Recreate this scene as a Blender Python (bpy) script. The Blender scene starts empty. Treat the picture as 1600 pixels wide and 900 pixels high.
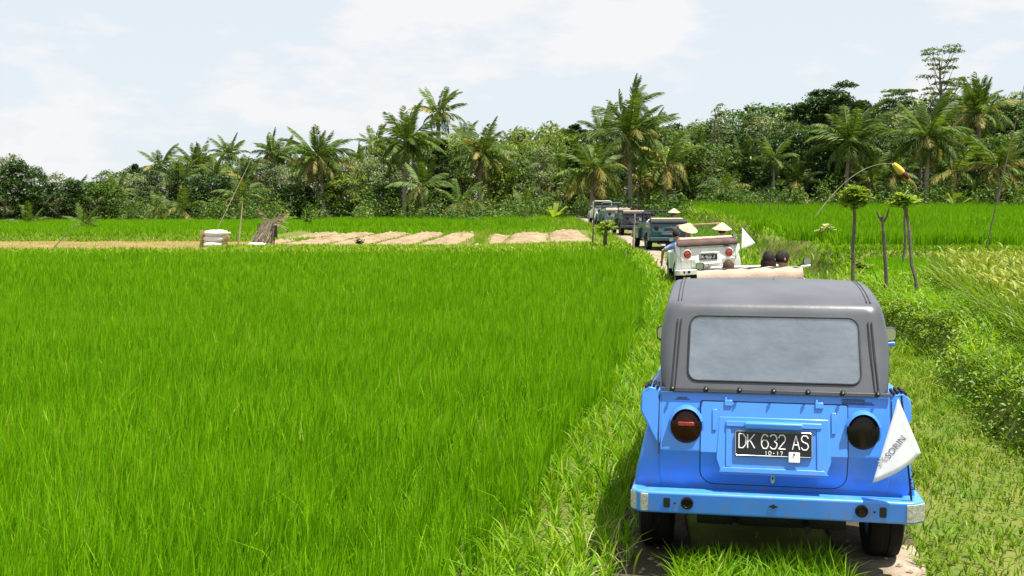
import bpy, bmesh, math, random
import numpy as np
from mathutils import Vector, Matrix, noise as mnoise

R = math.radians
rng = np.random.default_rng(7)
random.seed(7)
sc = bpy.context.scene
C = sc.collection

# ------------------------------------------------------------------ camera
CAM_H, PITCH, FPX = 2.16, R(4.45), 1800.0
cd = bpy.data.cameras.new('camera'); cam = bpy.data.objects.new('camera', cd); C.objects.link(cam)
cam.location = (0, 0, CAM_H); cam.rotation_euler = (R(90) - PITCH, 0, 0)
cd.sensor_width = 36; cd.lens = FPX / 1600 * 36; cd.clip_end = 6000; cd.clip_start = 0.05
sc.camera = cam

# ------------------------------------------------------------------ sky, sun, exposure
SUN_EL, SUN_AZ = R(72), R(110)            # azimuth measured from +Y towards +X
w = bpy.data.worlds.new('World'); sc.world = w; w.use_nodes = True
nt = w.node_tree; nt.nodes.clear()
def N(t, **k):
    n = nt.nodes.new(t)
    for a, b in k.items(): setattr(n, a, b)
    return n
sky = N('ShaderNodeTexSky', sky_type='NISHITA', sun_disc=False, sun_elevation=SUN_EL, sun_rotation=SUN_AZ)
sky.air_density = 1.0; sky.dust_density = 0.6; sky.ozone_density = 2.0
tc = N('ShaderNodeTexCoord')
mp = N('ShaderNodeMapping'); mp.inputs['Scale'].default_value = (1.0, 1.0, 2.6); mp.inputs['Location'].default_value = (0.35, 0.1, 0.2)
nz = N('ShaderNodeTexNoise'); nz.inputs['Scale'].default_value = 7.0; nz.inputs['Detail'].default_value = 9; nz.inputs['Roughness'].default_value = 0.58
rp = N('ShaderNodeValToRGB'); rp.color_ramp.elements[0].position = 0.47; rp.color_ramp.elements[1].position = 0.58
rp.color_ramp.elements[0].color = (0.3, 0.3, 0.3, 1); rp.color_ramp.elements[1].color = (1, 1, 1, 1)
veil = N('ShaderNodeMixRGB'); veil.inputs['Fac'].default_value = 0.82; veil.inputs['Color2'].default_value = (7.3, 8.3, 9.1, 1)   # thin high haze over the whole sky
mx = N('ShaderNodeMixRGB'); mx.inputs['Color2'].default_value = (8.5, 8.55, 8.7, 1)
bg = N('ShaderNodeBackground'); bg.inputs['Strength'].default_value = 0.05
out = N('ShaderNodeOutputWorld')
L = nt.links.new
L(tc.outputs['Generated'], mp.inputs['Vector']); L(mp.outputs[0], nz.inputs['Vector']); L(nz.outputs['Fac'], rp.inputs['Fac'])
L(rp.outputs['Color'], mx.inputs['Fac']); L(sky.outputs[0], veil.inputs['Color1']); L(veil.outputs[0], mx.inputs['Color1']); L(mx.outputs[0], bg.inputs['Color']); L(bg.outputs[0], out.inputs['Surface'])

sd = bpy.data.lights.new('sun', 'SUN'); sun = bpy.data.objects.new('sun', sd); C.objects.link(sun)
sd.energy = 5.0; sd.angle = R(0.53); sd.color = (1.0, 0.955, 0.87)
sv = Vector((math.sin(SUN_AZ) * math.cos(SUN_EL), math.cos(SUN_AZ) * math.cos(SUN_EL), math.sin(SUN_EL)))
sun.rotation_euler = sv.to_track_quat('Z', 'Y').to_euler(); sun.location = sv * 60

vs = sc.view_settings
vs.view_transform = 'Standard'; vs.look = 'None'; vs.gamma = 1; vs.use_curve_mapping = False; vs.exposure = 1.12
sc.cycles.max_bounces = 6; sc.cycles.transparent_max_bounces = 8; sc.cycles.diffuse_bounces = 3
sc.cycles.use_denoising = True

# ------------------------------------------------------------------ helpers
def at(px, py, D):
    """world point seen at photo pixel (1600 wide) at distance D along +Y"""
    cx, cy = (px - 800) / FPX, (450 - py) / FPX
    c, s = math.cos(PITCH), math.sin(PITCH)
    dy = c + cy * s; dz = -s + cy * c
    k = D / dy
    return Vector((cx * k, D, CAM_H + dz * k))

class Mb:
    def __init__(s): s.v = []; s.f = []
    def add(s, vs_, fs):
        o = len(s.v); s.v += [tuple(p) for p in vs_]; s.f += [tuple(i + o for i in q) for q in fs]; return s
    def box(s, c, d, rot=None):
        hx, hy, hz = d[0] / 2, d[1] / 2, d[2] / 2
        p = [Vector((x, y, z)) for x in (-hx, hx) for y in (-hy, hy) for z in (-hz, hz)]
        if rot is not None: p = [rot @ q for q in p]
        c = Vector(c)
        return s.add([q + c for q in p], [(0, 1, 3, 2), (4, 6, 7, 5), (0, 4, 5, 1), (2, 3, 7, 6), (0, 2, 6, 4), (1, 5, 7, 3)])
    def prism(s, poly, axis, a, b, fn=None):
        """2-D outline extruded from a to b along axis 'x' (poly = y,z), 'y' (x,z) or 'z' (x,y)"""
        def P(q, t):
            r = {'x': (t, q[0], q[1]), 'y': (q[0], t, q[1]), 'z': (q[0], q[1], t)}[axis]
            return fn(*r) if fn else r
        n = len(poly)
        vs_ = [P(q, a) for q in poly] + [P(q, b) for q in poly]
        fs = [tuple(range(n)), tuple(range(2 * n - 1, n - 1, -1))] + [(i, (i + 1) % n, (i + 1) % n + n, i + n) for i in range(n)]
        return s.add(vs_, fs)
    def tube(s, pts, r, n=8, cap=True, closed=False):
        pts = [Vector(p) for p in pts]; m = len(pts)
        rs = r if isinstance(r, (list, tuple)) else [r] * m
        vs_ = []; up = None
        for i, p in enumerate(pts):
            if closed: t = pts[(i + 1) % m] - pts[i - 1]
            else: t = pts[min(i + 1, m - 1)] - pts[max(i - 1, 0)]
            t.normalize()
            if up is None:
                up = Vector((0, 0, 1)) if abs(t.z) < 0.9 else Vector((1, 0, 0))
            a = t.cross(up)
            if a.length < 1e-4: a = t.cross(Vector((0.3, 1, 0.2)))
            a.normalize(); b = a.cross(t); up = b
            for k in range(n):
                an = 2 * math.pi * k / n
                vs_.append(p + (a * math.cos(an) + b * math.sin(an)) * rs[i])
        fs = []
        for i in range(m if closed else m - 1):
            j = (i + 1) % m
            for k in range(n):
                fs.append((i * n + k, i * n + (k + 1) % n, j * n + (k + 1) % n, j * n + k))
        if cap and not closed:
            fs += [tuple(range(n - 1, -1, -1)), tuple((m - 1) * n + k for k in range(n))]
        return s.add(vs_, fs)
    def lathe(s, prof, c=(0, 0, 0), axis='z', n=20, sx=1, sy=1):
        """prof = [(radius, height)] turned about the axis through c"""
        vs_ = []
        for r, h in prof:
            for k in range(n):
                a = 2 * math.pi * k / n; x, y = r * math.cos(a) * sx, r * math.sin(a) * sy
                q = {'z': (x, y, h), 'y': (x, h, y), 'x': (h, x, y)}[axis]
                vs_.append((q[0] + c[0], q[1] + c[1], q[2] + c[2]))
        fs = []; m = len(prof)
        for i in range(m - 1):
            for k in range(n): fs.append((i * n + k, i * n + (k + 1) % n, (i + 1) * n + (k + 1) % n, (i + 1) * n + k))
        if prof[0][0] > 1e-5: fs.append(tuple(range(n)))
        if prof[-1][0] > 1e-5: fs.append(tuple((m - 1) * n + k for k in range(n)))
        return s.add(vs_, fs)
    def mesh(s, name, smooth=True, ang=38):
        bm = bmesh.new()
        vv = [bm.verts.new(p) for p in s.v]
        for q in s.f:
            try: bm.faces.new([vv[i] for i in dict.fromkeys(q)])
            except ValueError: pass
        bmesh.ops.remove_doubles(bm, verts=bm.verts, dist=1e-5)
        bmesh.ops.recalc_face_normals(bm, faces=bm.faces)
        me = bpy.data.meshes.new(name); bm.to_mesh(me); bm.free()
        if smooth:
            me.polygons.foreach_set('use_smooth', [True] * len(me.polygons)); me.set_sharp_from_angle(angle=R(ang))
        return me

def link(name, me, mat=None, parent=None, loc=None, rot=None):
    o = bpy.data.objects.new(name, me); C.objects.link(o)
    if mat is not None and not me.materials: me.materials.append(mat)
    if parent: o.parent = parent
    if loc is not None: o.location = loc
    if rot is not None: o.rotation_euler = rot
    return o
def build(name, mb, mat, parent=None, bevel=0, seg=2, smooth=True, loc=None, rot=None, ang=38):
    o = link(name, mb.mesh(name, smooth, ang), mat, parent, loc, rot)
    if bevel:
        m = o.modifiers.new('bevel', 'BEVEL'); m.width = bevel; m.segments = seg; m.limit_method = 'ANGLE'; m.angle_limit = R(32)
    return o
def empty(name, loc=(0, 0, 0), rz=0):
    o = bpy.data.objects.new(name, None); C.objects.link(o); o.location = loc; o.rotation_euler = (0, 0, rz); o.empty_display_size = 0.2
    return o
def tag(o, label=None, cat=None, group=None, kind=None):
    if label: o['label'] = label
    if cat: o['category'] = cat
    if group: o['group'] = group
    if kind: o['kind'] = kind
    return o
def bake(o):
    """replace an object's mesh by its evaluated (modifiers applied) mesh"""
    dg = bpy.context.evaluated_depsgraph_get(); dg.update()
    me = bpy.data.meshes.new_from_object(o.evaluated_get(dg), depsgraph=dg)
    o.modifiers.clear(); o.data = me
    return o

def np_mesh(name, V, F, mat, rnd=None, smooth=False):
    me = bpy.data.meshes.new(name)
    V = np.ascontiguousarray(V, np.float32); F = np.ascontiguousarray(F, np.int32)
    k = F.shape[1]
    me.vertices.add(len(V)); me.vertices.foreach_set('co', V.ravel())
    me.loops.add(F.size); me.loops.foreach_set('vertex_index', F.ravel())
    me.polygons.add(len(F)); me.polygons.foreach_set('loop_start', np.arange(len(F), dtype=np.int32) * k)
    if smooth: me.polygons.foreach_set('use_smooth', np.ones(len(F), bool))
    if rnd is not None:
        a = me.attributes.new('rnd', 'FLOAT', 'POINT'); a.data.foreach_set('value', np.ascontiguousarray(rnd, np.float32))
    me.materials.append(mat)
    me.update(calc_edges=True)
    return me

# ------------------------------------------------------------------ materials
def _mat(name):
    m = bpy.data.materials.new(name); m.use_nodes = True
    t = m.node_tree; p = t.nodes['Principled BSDF']
    return m, t, p
def surf(name, col, rough=0.6, metal=0, vary=0.25, scale=8, bump=0.0, bscale=60, coat=0, spec=0.5, col2=None, detail=5):
    """principled surface with noise colour variation (between col and col2) and fine bump"""
    m, t, p = _mat(name); n = t.nodes; l = t.links.new
    tc = n.new('ShaderNodeTexCoord'); nz = n.new('ShaderNodeTexNoise'); nz.inputs['Scale'].default_value = scale; nz.inputs['Detail'].default_value = detail
    l(tc.outputs['Object'], nz.inputs['Vector'])
    r = n.new('ShaderNodeValToRGB'); r.color_ramp.elements[0].position = 0.3; r.color_ramp.elements[1].position = 0.7
    c2 = col2 or tuple(min(1, c * (1 + vary)) for c in col); c1 = col if col2 else tuple(c * (1 - vary) for c in col)
    r.color_ramp.elements[0].color = (*c1, 1); r.color_ramp.elements[1].color = (*c2, 1)
    l(nz.outputs['Fac'], r.inputs['Fac']); l(r.outputs['Color'], p.inputs['Base Color'])
    p.inputs['Roughness'].default_value = rough; p.inputs['Metallic'].default_value = metal
    p.inputs['Coat Weight'].default_value = coat; p.inputs['Coat Roughness'].default_value = 0.08; p.inputs['Specular IOR Level'].default_value = spec
    if bump:
        b = n.new('ShaderNodeBump'); b.inputs['Strength'].default_value = bump; b.inputs['Distance'].default_value = 0.02
        z2 = n.new('ShaderNodeTexNoise'); z2.inputs['Scale'].default_value = bscale; z2.inputs['Detail'].default_value = 6
        l(tc.outputs['Object'], z2.inputs['Vector']); l(z2.outputs['Fac'], b.inputs['Height']); l(b.outputs[0], p.inputs['Normal'])
    return m
def leafy(name, stops, trans=0.4, rough=0.5, patch=0.0, pscale=0.25, spec=0.35, tcol=None):
    """leaf material: each leaf takes its own tint from the 'rnd' attribute; light passes through the blade"""
    m, t, p = _mat(name); n = t.nodes; l = t.links.new
    a = n.new('ShaderNodeAttribute'); a.attribute_name = 'rnd'
    fac = a.outputs['Fac']
    if patch:
        g = n.new('ShaderNodeNewGeometry'); z = n.new('ShaderNodeTexNoise'); z.inputs['Scale'].default_value = pscale; z.inputs['Detail'].default_value = 3
        l(g.outputs['Position'], z.inputs['Vector'])
        mm = n.new('ShaderNodeMath'); mm.operation = 'MULTIPLY_ADD'; mm.inputs[1].default_value = patch; mm.inputs[2].default_value = -patch / 2
        l(z.outputs['Fac'], mm.inputs[0])
        ad = n.new('ShaderNodeMath'); ad.operation = 'ADD'; ad.use_clamp = True; l(fac, ad.inputs[0]); l(mm.outputs[0], ad.inputs[1]); fac = ad.outputs[0]
    oi = n.new('ShaderNodeObjectInfo')
    hs = n.new('ShaderNodeHueSaturation')
    mr = n.new('ShaderNodeMapRange'); mr.inputs['To Min'].default_value = 0.82; mr.inputs['To Max'].default_value = 1.2
    l(oi.outputs['Random'], mr.inputs['Value']); l(mr.outputs[0], hs.inputs['Value'])
    r = n.new('ShaderNodeValToRGB'); e = r.color_ramp.elements
    while len(e) < len(stops): e.new(0.5)
    for k, (pos, c) in enumerate(stops): e[k].position = pos; e[k].color = (*c, 1)
    l(fac, r.inputs['Fac']); l(r.outputs['Color'], hs.inputs['Color'])
    l(hs.outputs['Color'], p.inputs['Base Color']); p.inputs['Roughness'].default_value = rough; p.inputs['Specular IOR Level'].default_value = spec
    tr = n.new('ShaderNodeBsdfTranslucent')
    tm = n.new('ShaderNodeMixRGB'); tm.blend_type = 'MULTIPLY'; tm.inputs['Fac'].default_value = 1; tm.inputs['Color2'].default_value = (*(tcol or (1.35, 1.25, 0.5)), 1)
    l(hs.outputs['Color'], tm.inputs['Color1']); l(tm.outputs[0], tr.inputs['Color'])
    ms = n.new('ShaderNodeMixShader'); ms.inputs['Fac'].default_value = trans
    l(p.outputs[0], ms.inputs[1]); l(tr.outputs[0], ms.inputs[2]); l(ms.outputs[0], n['Material Output'].inputs['Surface'])
    return m

# ------------------------------------------------------------------ terrain shape
RY = [-40, 0, 6.5, 16.5, 28, 46, 60, 75, 110, 300]
RX = [-9, 0.02, 1.47, 3.42, 4.95, 6.0, 6.2, 6.1, 5.2, 0]
_yy = np.linspace(-40, 300, 1361); _xx = np.interp(_yy, RY, RX)
_k = np.ones(25) / 25; _xs = np.convolve(np.pad(_xx, 12, mode='edge'), _k, mode='valid')
def rc(y): return np.interp(y, _yy, _xs)
def ss(a, b, x):
    t = np.clip((x - a) / (b - a), 0, 1); return t * t * (3 - 2 * t)
def uL(y): return np.interp(y, [0, 6, 22, 26, 34, 42, 100, 140], [2.35, 2.3, 2.35, 2.5, 3.3, 2.9, 8.0, 9]) + 0.16 * np.sin(np.asarray(y) * 0.9 + 0.6) + 0.10 * np.sin(np.asarray(y) * 2.3)
def yellow_in(x, y):
    e = np.interp(y, [9, 11.3, 22.6, 23], [4.55, 5.25, 8.2, 8.3])
    return (x > e) & (y > 8) & (y < 22.3)
def H(x, y):
    x = np.asarray(x, float); y = np.asarray(y, float); u = x - rc(y)
    h = -0.24 * (1 - ss(-1.85, -1.45, u)) * (1 - ss(41.5, 44, y))
    h = h + 0.10 * (ss(41.5, 43.2, y) * (1 - ss(47, 49, y))) * (1 - ss(-2.2, -1.2, u))
    h = h + 0.32 * ss(75.5, 77, y) * (1 - ss(-4, -2, u)) + 0.28 * ss(57.5, 58.5, y) * (1 - ss(-13.2, -12.6, x)) * (1 - ss(75.5, 77, y))
    ul = uL(y); bank = ss(ul, ul + np.interp(y, [20, 26], [0.26, 0.6]), u)
    z1 = 0.44 + 0.12 * np.sin(y * 0.9) * 0.5
    z1 = np.where(yellow_in(x, y), 0.36, z1)
    z2 = 0.36
    g = 0.012 * np.clip(y - 32, 0, 60) * ss(-9, 0, u)
    z3 = 0.74 + 0.1 * np.clip((y - 31) / 60, 0, 1.3)
    zr = z1 + (z2 - z1) * ss(21.8, 23, y) + 0.0
    zr = zr + (z3 + 0.06 * (1 - ss(31.5, 33, y)) - zr) * ss(29.4, 30.4, y)
    h = h + zr * bank
    h = h + g + 0.02 * np.sin(x * 2.1 + 0.7 * y) * np.sin(y * 1.7 - 0.4 * x)
    return h
def Hs(x, y): return float(H(x, y))
# ------------------------------------------------------------------ ground
M_ground = surf('soil and turf', (0.060, 0.110, 0.012), 0.95, vary=0.5, scale=2.5, bump=0.6, bscale=9, col2=(0.15, 0.15, 0.04), spec=0.1)
M_track = surf('pale trodden earth', (0.17, 0.13, 0.09), 0.95, scale=5.0, bump=1.0, bscale=26, col2=(0.36, 0.295, 0.225), spec=0.1, detail=8)
M_shaded = surf('trodden earth with painted shade', (0.035, 0.026, 0.018), 0.9, scale=3.0, bump=0.8, bscale=22, col2=(0.085, 0.065, 0.045), spec=0.15, detail=8)  # track earth with the car's shade put into its colour
M_tilled = surf('tilled tan soil', (0.155, 0.112, 0.066), 0.95, scale=1.1, bump=1.0, bscale=7, col2=(0.31, 0.235, 0.15), spec=0.05, detail=9)
M_stubble = surf('straw strewn soil', (0.15, 0.10, 0.045), 0.95, scale=0.6, bump=0.8, bscale=8, col2=(0.25, 0.17, 0.08), spec=0.05, detail=9)

def grid_mesh(name, xs, ys, zf, mat):
    X, Y = np.meshgrid(xs, ys); Z = zf(X, Y)
    V = np.stack([X, Y, Z], -1).reshape(-1, 3); nx = len(xs); ny = len(ys)
    i = np.arange(nx * (ny - 1)).reshape(ny - 1, nx)[:, :-1].ravel()
    F = np.stack([i, i + 1, i + 1 + nx, i + nx], -1)
    return np_mesh(name, V, F, mat, smooth=True)
gx = np.concatenate([[-3000, -800, -250, -110], np.linspace(-70, -12, 45), np.linspace(-11, 14, 170), np.linspace(15, 70, 45), [110, 250, 800, 3000]])
gy = np.concatenate([[-800, -100, -25], np.linspace(-8, 46, 210), np.linspace(46.5, 130, 100), [180, 400, 1200, 4000]])
tag(link('ground', grid_mesh('ground', gx, gy, lambda X, Y: H(X, Y) - 0.02, M_ground)), kind='structure')

def ribbon(name, off, wid, y0, y1, mat, lift, step=0.2, rag=0.09):
    ys = np.arange(y0, y1, step); c = rc(ys) + off
    q = np.linspace(-1, 1, 7)
    def wob(s): return np.array([mnoise.noise(Vector((s, y * 0.9, off))) * rag + mnoise.noise(Vector((s + 9, y * 3.1, off))) * rag * 0.6 for y in ys])
    wl, wr = np.interp(ys, *wid) / 2 + wob(0.3), np.interp(ys, *wid) / 2 + wob(5.7)
    X = c[:, None] + np.where(q[None] < 0, q[None] * wl[:, None], q[None] * wr[:, None]); Y = np.repeat(ys[:, None], 7, 1)
    Z = H(X, Y) + lift - 0.012 * q[None] ** 4
    V = np.stack([X, Y, Z], -1).reshape(-1, 3); i = (np.arange(len(ys) - 1)[:, None] * 7 + np.arange(6)[None]).ravel()
    return tag(link(name, np_mesh(name, V, np.stack([i, i + 1, i + 8, i + 7], -1), mat, smooth=True)), kind='structure')
ribbon('wheel_track', -0.70, ([0, 12, 22, 40, 100], [0.52, 0.5, 0.7, 0.95, 1.0]), -3, 11, M_shaded, 0.012)  # near left stretch coloured dark in place of the shadow by the car
ribbon('wheel_track', -0.70, ([0, 12, 22, 40, 100], [0.52, 0.5, 0.7, 0.95, 1.0]), 10.8, 96, M_track, 0.016)
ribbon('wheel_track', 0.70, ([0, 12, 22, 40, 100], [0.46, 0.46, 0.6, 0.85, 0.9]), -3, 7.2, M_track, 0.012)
ribbon('wheel_track', 0.70, ([0, 12, 22, 40, 100], [0.46, 0.46, 0.6, 0.85, 0.9]), 6.9, 11, M_shaded, 0.008)  # stretch under the blue car, shade painted as darker earth
ribbon('wheel_track', 0.70, ([0, 12, 22, 40, 100], [0.46, 0.46, 0.6, 0.85, 0.9]), 10.7, 96, M_track, 0.012)

# tilled beds: long raised beds running away from the viewer, furrows between them
def beds(X, Y):
    ph = (X - 0.04 * (Y - 60)) / 2.08
    f = ph - np.floor(ph)
    prof = np.clip(1.9 * np.sin(np.pi * f) - 0.45, 0, 1)
    nzv = 0.045 * np.sin(X * 7.3 + 1.3 * np.sin(Y * 2.2)) * np.sin(Y * 5.1 + X) + 0.03 * np.sin(X * 17 + Y * 3.0)
    edge = ss(49.5, 50.2, Y) * (1 - ss(69.3, 70, Y))
    return H(X, Y) - 0.03 + (0.05 + 0.11 * prof + nzv * prof) * edge
tag(link('tilled_field', grid_mesh('tilled_field', np.linspace(-11.6, -1.75, 100), np.linspace(49.5, 70, 70), beds, M_tilled)), kind='structure')
def beds2(X, Y): return beds(X + 0.35, Y) + H(X, Y) - H(X + 0.35, Y) - 0.30 * ss(3.6, 4.2, X)- 0.3 * ss(64, 66, Y)
tag(link('tilled_field', grid_mesh('tilled_field', np.linspace(-1.25, 4.05, 55), np.linspace(49.5, 66, 50), beds2, M_tilled)), kind='structure')
tag(link('stubble_field', grid_mesh('stubble_field', np.linspace(-34, -12.2, 60), np.linspace(44.5, 57.6, 40), lambda X, Y: H(X, Y) + 0.02 + 0.02 * np.sin(X * 5 + Y) * np.sin(Y * 4), M_stubble)), kind='structure')
# ------------------------------------------------------------------ cars: squared-off open utility cars, rear end towards the viewer
def paint(name, c, rough=0.38, coat=0.5):
    m = surf(name, tuple(v * 0.93 for v in c), rough, vary=0.06, scale=2.2, bump=0.015, bscale=5, coat=coat, spec=0.5, col2=tuple(min(1, v * 1.05 + 0.004) for v in c))
    t = m.node_tree; n = t.nodes; l = t.links.new; p = n['Principled BSDF']; src = p.inputs['Base Color'].links[0].from_socket   # road dust and mud specks, thicker on the sills
    tc_ = n.new('ShaderNodeTexCoord'); sp = n.new('ShaderNodeSeparateXYZ'); l(tc_.outputs['Object'], sp.inputs[0])
    hz_ = n.new('ShaderNodeMapRange'); hz_.inputs['From Min'].default_value = 0.75; hz_.inputs['From Max'].default_value = 0.36; hz_.inputs['To Min'].default_value = 0.16; hz_.inputs['To Max'].default_value = 0.85; l(sp.outputs['Z'], hz_.inputs['Value'])
    z = n.new('ShaderNodeTexNoise'); z.inputs['Scale'].default_value = 14; z.inputs['Detail'].default_value = 9; z.inputs['Roughness'].default_value = 0.7; l(tc_.outputs['Object'], z.inputs['Vector'])
    r2 = n.new('ShaderNodeMapRange'); r2.inputs['From Min'].default_value = 0.50; r2.inputs['From Max'].default_value = 0.74; l(z.outputs['Fac'], r2.inputs['Value'])
    mu = n.new('ShaderNodeMath'); mu.operation = 'MULTIPLY'; l(r2.outputs[0], mu.inputs[0]); l(hz_.outputs[0], mu.inputs[1])
    mx_ = n.new('ShaderNodeMixRGB'); mx_.inputs['Color2'].default_value = (0.20, 0.165, 0.12, 1); l(mu.outputs[0], mx_.inputs['Fac']); l(src, mx_.inputs['Color1']); l(mx_.outputs[0], p.inputs['Base Color'])
    ro = n.new('ShaderNodeMapRange'); ro.inputs['To Min'].default_value = rough; ro.inputs['To Max'].default_value = 0.85; l(mu.outputs[0], ro.inputs['Value']); l(ro.outputs[0], p.inputs['Roughness'])
    return m
M_black = surf('black rubber', (0.012, 0.012, 0.013), 0.7, scale=30, bump=0.1)
M_tyre = surf('tyre rubber', (0.006, 0.006, 0.006), 0.85, scale=20, bump=0.3, bscale=80, col2=(0.014, 0.012, 0.010), spec=0.2)
M_dark = surf('grimy underside metal', (0.010, 0.009, 0.008), 0.8, scale=12, bump=0.4)
M_chrome = surf('dull chrome', (0.6, 0.6, 0.6), 0.25, metal=1, vary=0.1)
M_plate = surf('black plate enamel', (0.006, 0.006, 0.008), 0.35, scale=20)
M_white = surf('white lettering', (0.75, 0.75, 0.74), 0.6, vary=0.05)
M_inside = surf('grey vinyl upholstery', (0.10, 0.10, 0.105), 0.6, scale=10, bump=0.2)
M_tanseat = surf('tan vinyl upholstery', (0.36, 0.27, 0.19), 0.6, scale=10, bump=0.2)
M_refl = surf('silver foil reflector', (0.55, 0.55, 0.50), 0.35, metal=0.6, vary=0.35, scale=60, bump=0.4, bscale=150)
M_lens = surf('dark red tail lens', (0.022, 0.003, 0.002), 0.25, scale=25, col2=(0.04, 0.005, 0.003), spec=0.3)
M_lensr = surf('red tail lens', (0.34, 0.035, 0.022), 0.15, scale=25, col2=(0.5, 0.06, 0.04), coat=0.6)
M_lensb = surf('smoked tail lens', (0.008, 0.003, 0.003), 0.25, scale=25, spec=0.3)
M_vinyl = surf('grey black soft top vinyl', (0.050, 0.054, 0.066), 0.30, scale=2.2, bump=0.16, bscale=5, col2=(0.088, 0.093, 0.106), spec=0.6, detail=7)
M_seam = surf('soft top seam piping', (0.02, 0.02, 0.024), 0.5, scale=10)
def glassy(name, tint, milk, milkcol):
    m, t, p = _mat(name); n = t.nodes; l = t.links.new
    tr = n.new('ShaderNodeBsdfTransparent'); tr.inputs['Color'].default_value = (*tint, 1)
    p.inputs['Base Color'].default_value = (*milkcol, 1); p.inputs['Roughness'].default_value = 0.12
    tc_ = n.new('ShaderNodeTexCoord'); z = n.new('ShaderNodeTexNoise'); z.inputs['Scale'].default_value = 3.2; z.inputs['Detail'].default_value = 12; z.inputs['Roughness'].default_value = 0.72
    mp_ = n.new('ShaderNodeMapping'); mp_.inputs['Scale'].default_value = (1, 1, 1.6); l(tc_.outputs['Object'], mp_.inputs[0]); l(mp_.outputs[0], z.inputs['Vector'])
    mr = n.new('ShaderNodeMapRange'); mr.inputs['From Min'].default_value = 0.3; mr.inputs['From Max'].default_value = 0.7
    mr.inputs['To Min'].default_value = milk * 0.55; mr.inputs['To Max'].default_value = min(1, milk * 1.45); l(z.outputs['Fac'], mr.inputs['Value'])
    b = n.new('ShaderNodeBump'); b.inputs['Strength'].default_value = 0.35; b.inputs['Distance'].default_value = 0.02; l(z.outputs['Fac'], b.inputs['Height']); l(b.outputs[0], p.inputs['Normal'])
    ms = n.new('ShaderNodeMixShader'); l(mr.outputs[0], ms.inputs['Fac']); l(tr.outputs[0], ms.inputs[1]); l(p.outputs[0], ms.inputs[2]); l(ms.outputs[0], n['Material Output'].inputs['Surface'])
    return m
M_pvc = glassy('cloudy plastic window', (0.96, 0.98, 1.0), 0.20, (0.34, 0.39, 0.46))
M_glass = glassy('windscreen glass', (0.9, 0.95, 0.95), 0.12, (0.1, 0.12, 0.12))

def txt(name, s, size, mat, parent, loc, rot, xs=1.0, ext=0.001, align='CENTER'):
    cu = bpy.data.curves.new(name, 'FONT'); cu.body = s; cu.size = size; cu.extrude = ext; cu.align_x = align; cu.align_y = 'CENTER'; cu.resolution_u = 3
    tmp = bpy.data.objects.new(name, cu); C.objects.link(tmp)
    dg = bpy.context.evaluated_depsgraph_get(); me = bpy.data.meshes.new_from_object(tmp.evaluated_get(dg), depsgraph=dg)
    bpy.data.objects.remove(tmp)
    me.materials.clear(); o = link(name, me, mat, parent, loc, rot); o.scale = (xs, 1, 1)
    return o
def strokes(mb, s, x0, z0, hgt, wid, gap, r, y):
    """thin single-stroke plate lettering pressed into the metal"""
    G = {'D': [[(0, 0), (0, 1), (.6, 1), (1, .75), (1, .25), (.6, 0), (0, 0)]], 'K': [[(0, 0), (0, 1)], [(1, 1), (.05, .42)], [(.3, .58), (1, 0)]],
         '6': [[(.95, .85), (.7, 1), (.3, 1), (0, .72), (0, .25), (.25, 0), (.75, 0), (1, .22), (1, .42), (.75, .6), (.25, .6), (0, .4)]],
         '3': [[(0, .85), (.25, 1), (.75, 1), (1, .8), (.95, .62), (.6, .53), (1, .4), (1, .2), (.75, 0), (.25, 0), (0, .15)]],
         '2': [[(0, .78), (.2, 1), (.75, 1), (1, .8), (.95, .6), (0, 0), (1, 0)]], 'A': [[(0, 0), (.5, 1), (1, 0)], [(.2, .33), (.8, .33)]],
         'S': [[(1, .82), (.75, 1), (.25, 1), (0, .8), (.1, .6), (.9, .42), (1, .2), (.75, 0), (.25, 0), (0, .17)]],
         '1': [[(.3, .8), (.5, 1), (.5, 0)]], '0': [[(.3, 0), (0, .3), (0, .7), (.3, 1), (.7, 1), (1, .7), (1, .3), (.7, 0), (.3, 0)]], '7': [[(0, 1), (1, 1), (.4, 0)]],
         '-': [[(.2, .5), (.8, .5)]], '4': [[(.7, 0), (.7, 1), (0, .3), (1, .3)]], 'J': [[(.2, .2), (.4, 0), (.7, 0), (.9, .2), (.9, 1)]], '.': [[(.4, 0), (.6, .05)]]}
    x = x0
    for ch in s:
        for pl in G.get(ch, []):
            for a, b in zip(pl[:-1], pl[1:]):
                mb.tube([(x + a[0] * wid, y, z0 + a[1] * hgt), (x + b[0] * wid, y, z0 + b[1] * hgt)], r, 5)
        x += wid + gap
    return x

_tyre = Mb().lathe([(0.20, -0.075), (0.225, -0.095), (0.28, -0.102), (0.315, -0.088), (0.327, -0.05), (0.327, -0.02), (0.32, -0.015), (0.32, 0.015), (0.327, 0.02), (0.327, 0.05), (0.315, 0.088), (0.28, 0.102), (0.225, 0.095), (0.20, 0.075), (0.20, -0.075)], axis='x', n=40).mesh('tyre')
_tyre.materials.append(M_tyre)
_rim = Mb().lathe([(0.0, 0.02), (0.05, 0.03), (0.06, 0.05), (0.11, 0.05), (0.13, 0.02), (0.17, 0.015), (0.195, 0.05), (0.20, 0.078), (0.205, 0.08), (0.205, -0.08), (0.0, -0.08)], axis='x', n=28).mesh('rim')
_hub = Mb().lathe([(0.0, 0.065), (0.03, 0.062), (0.045, 0.048), (0.045, 0.04)], axis='x', n=14).mesh('hub_cap'); _hub.materials.append(M_chrome)

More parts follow.
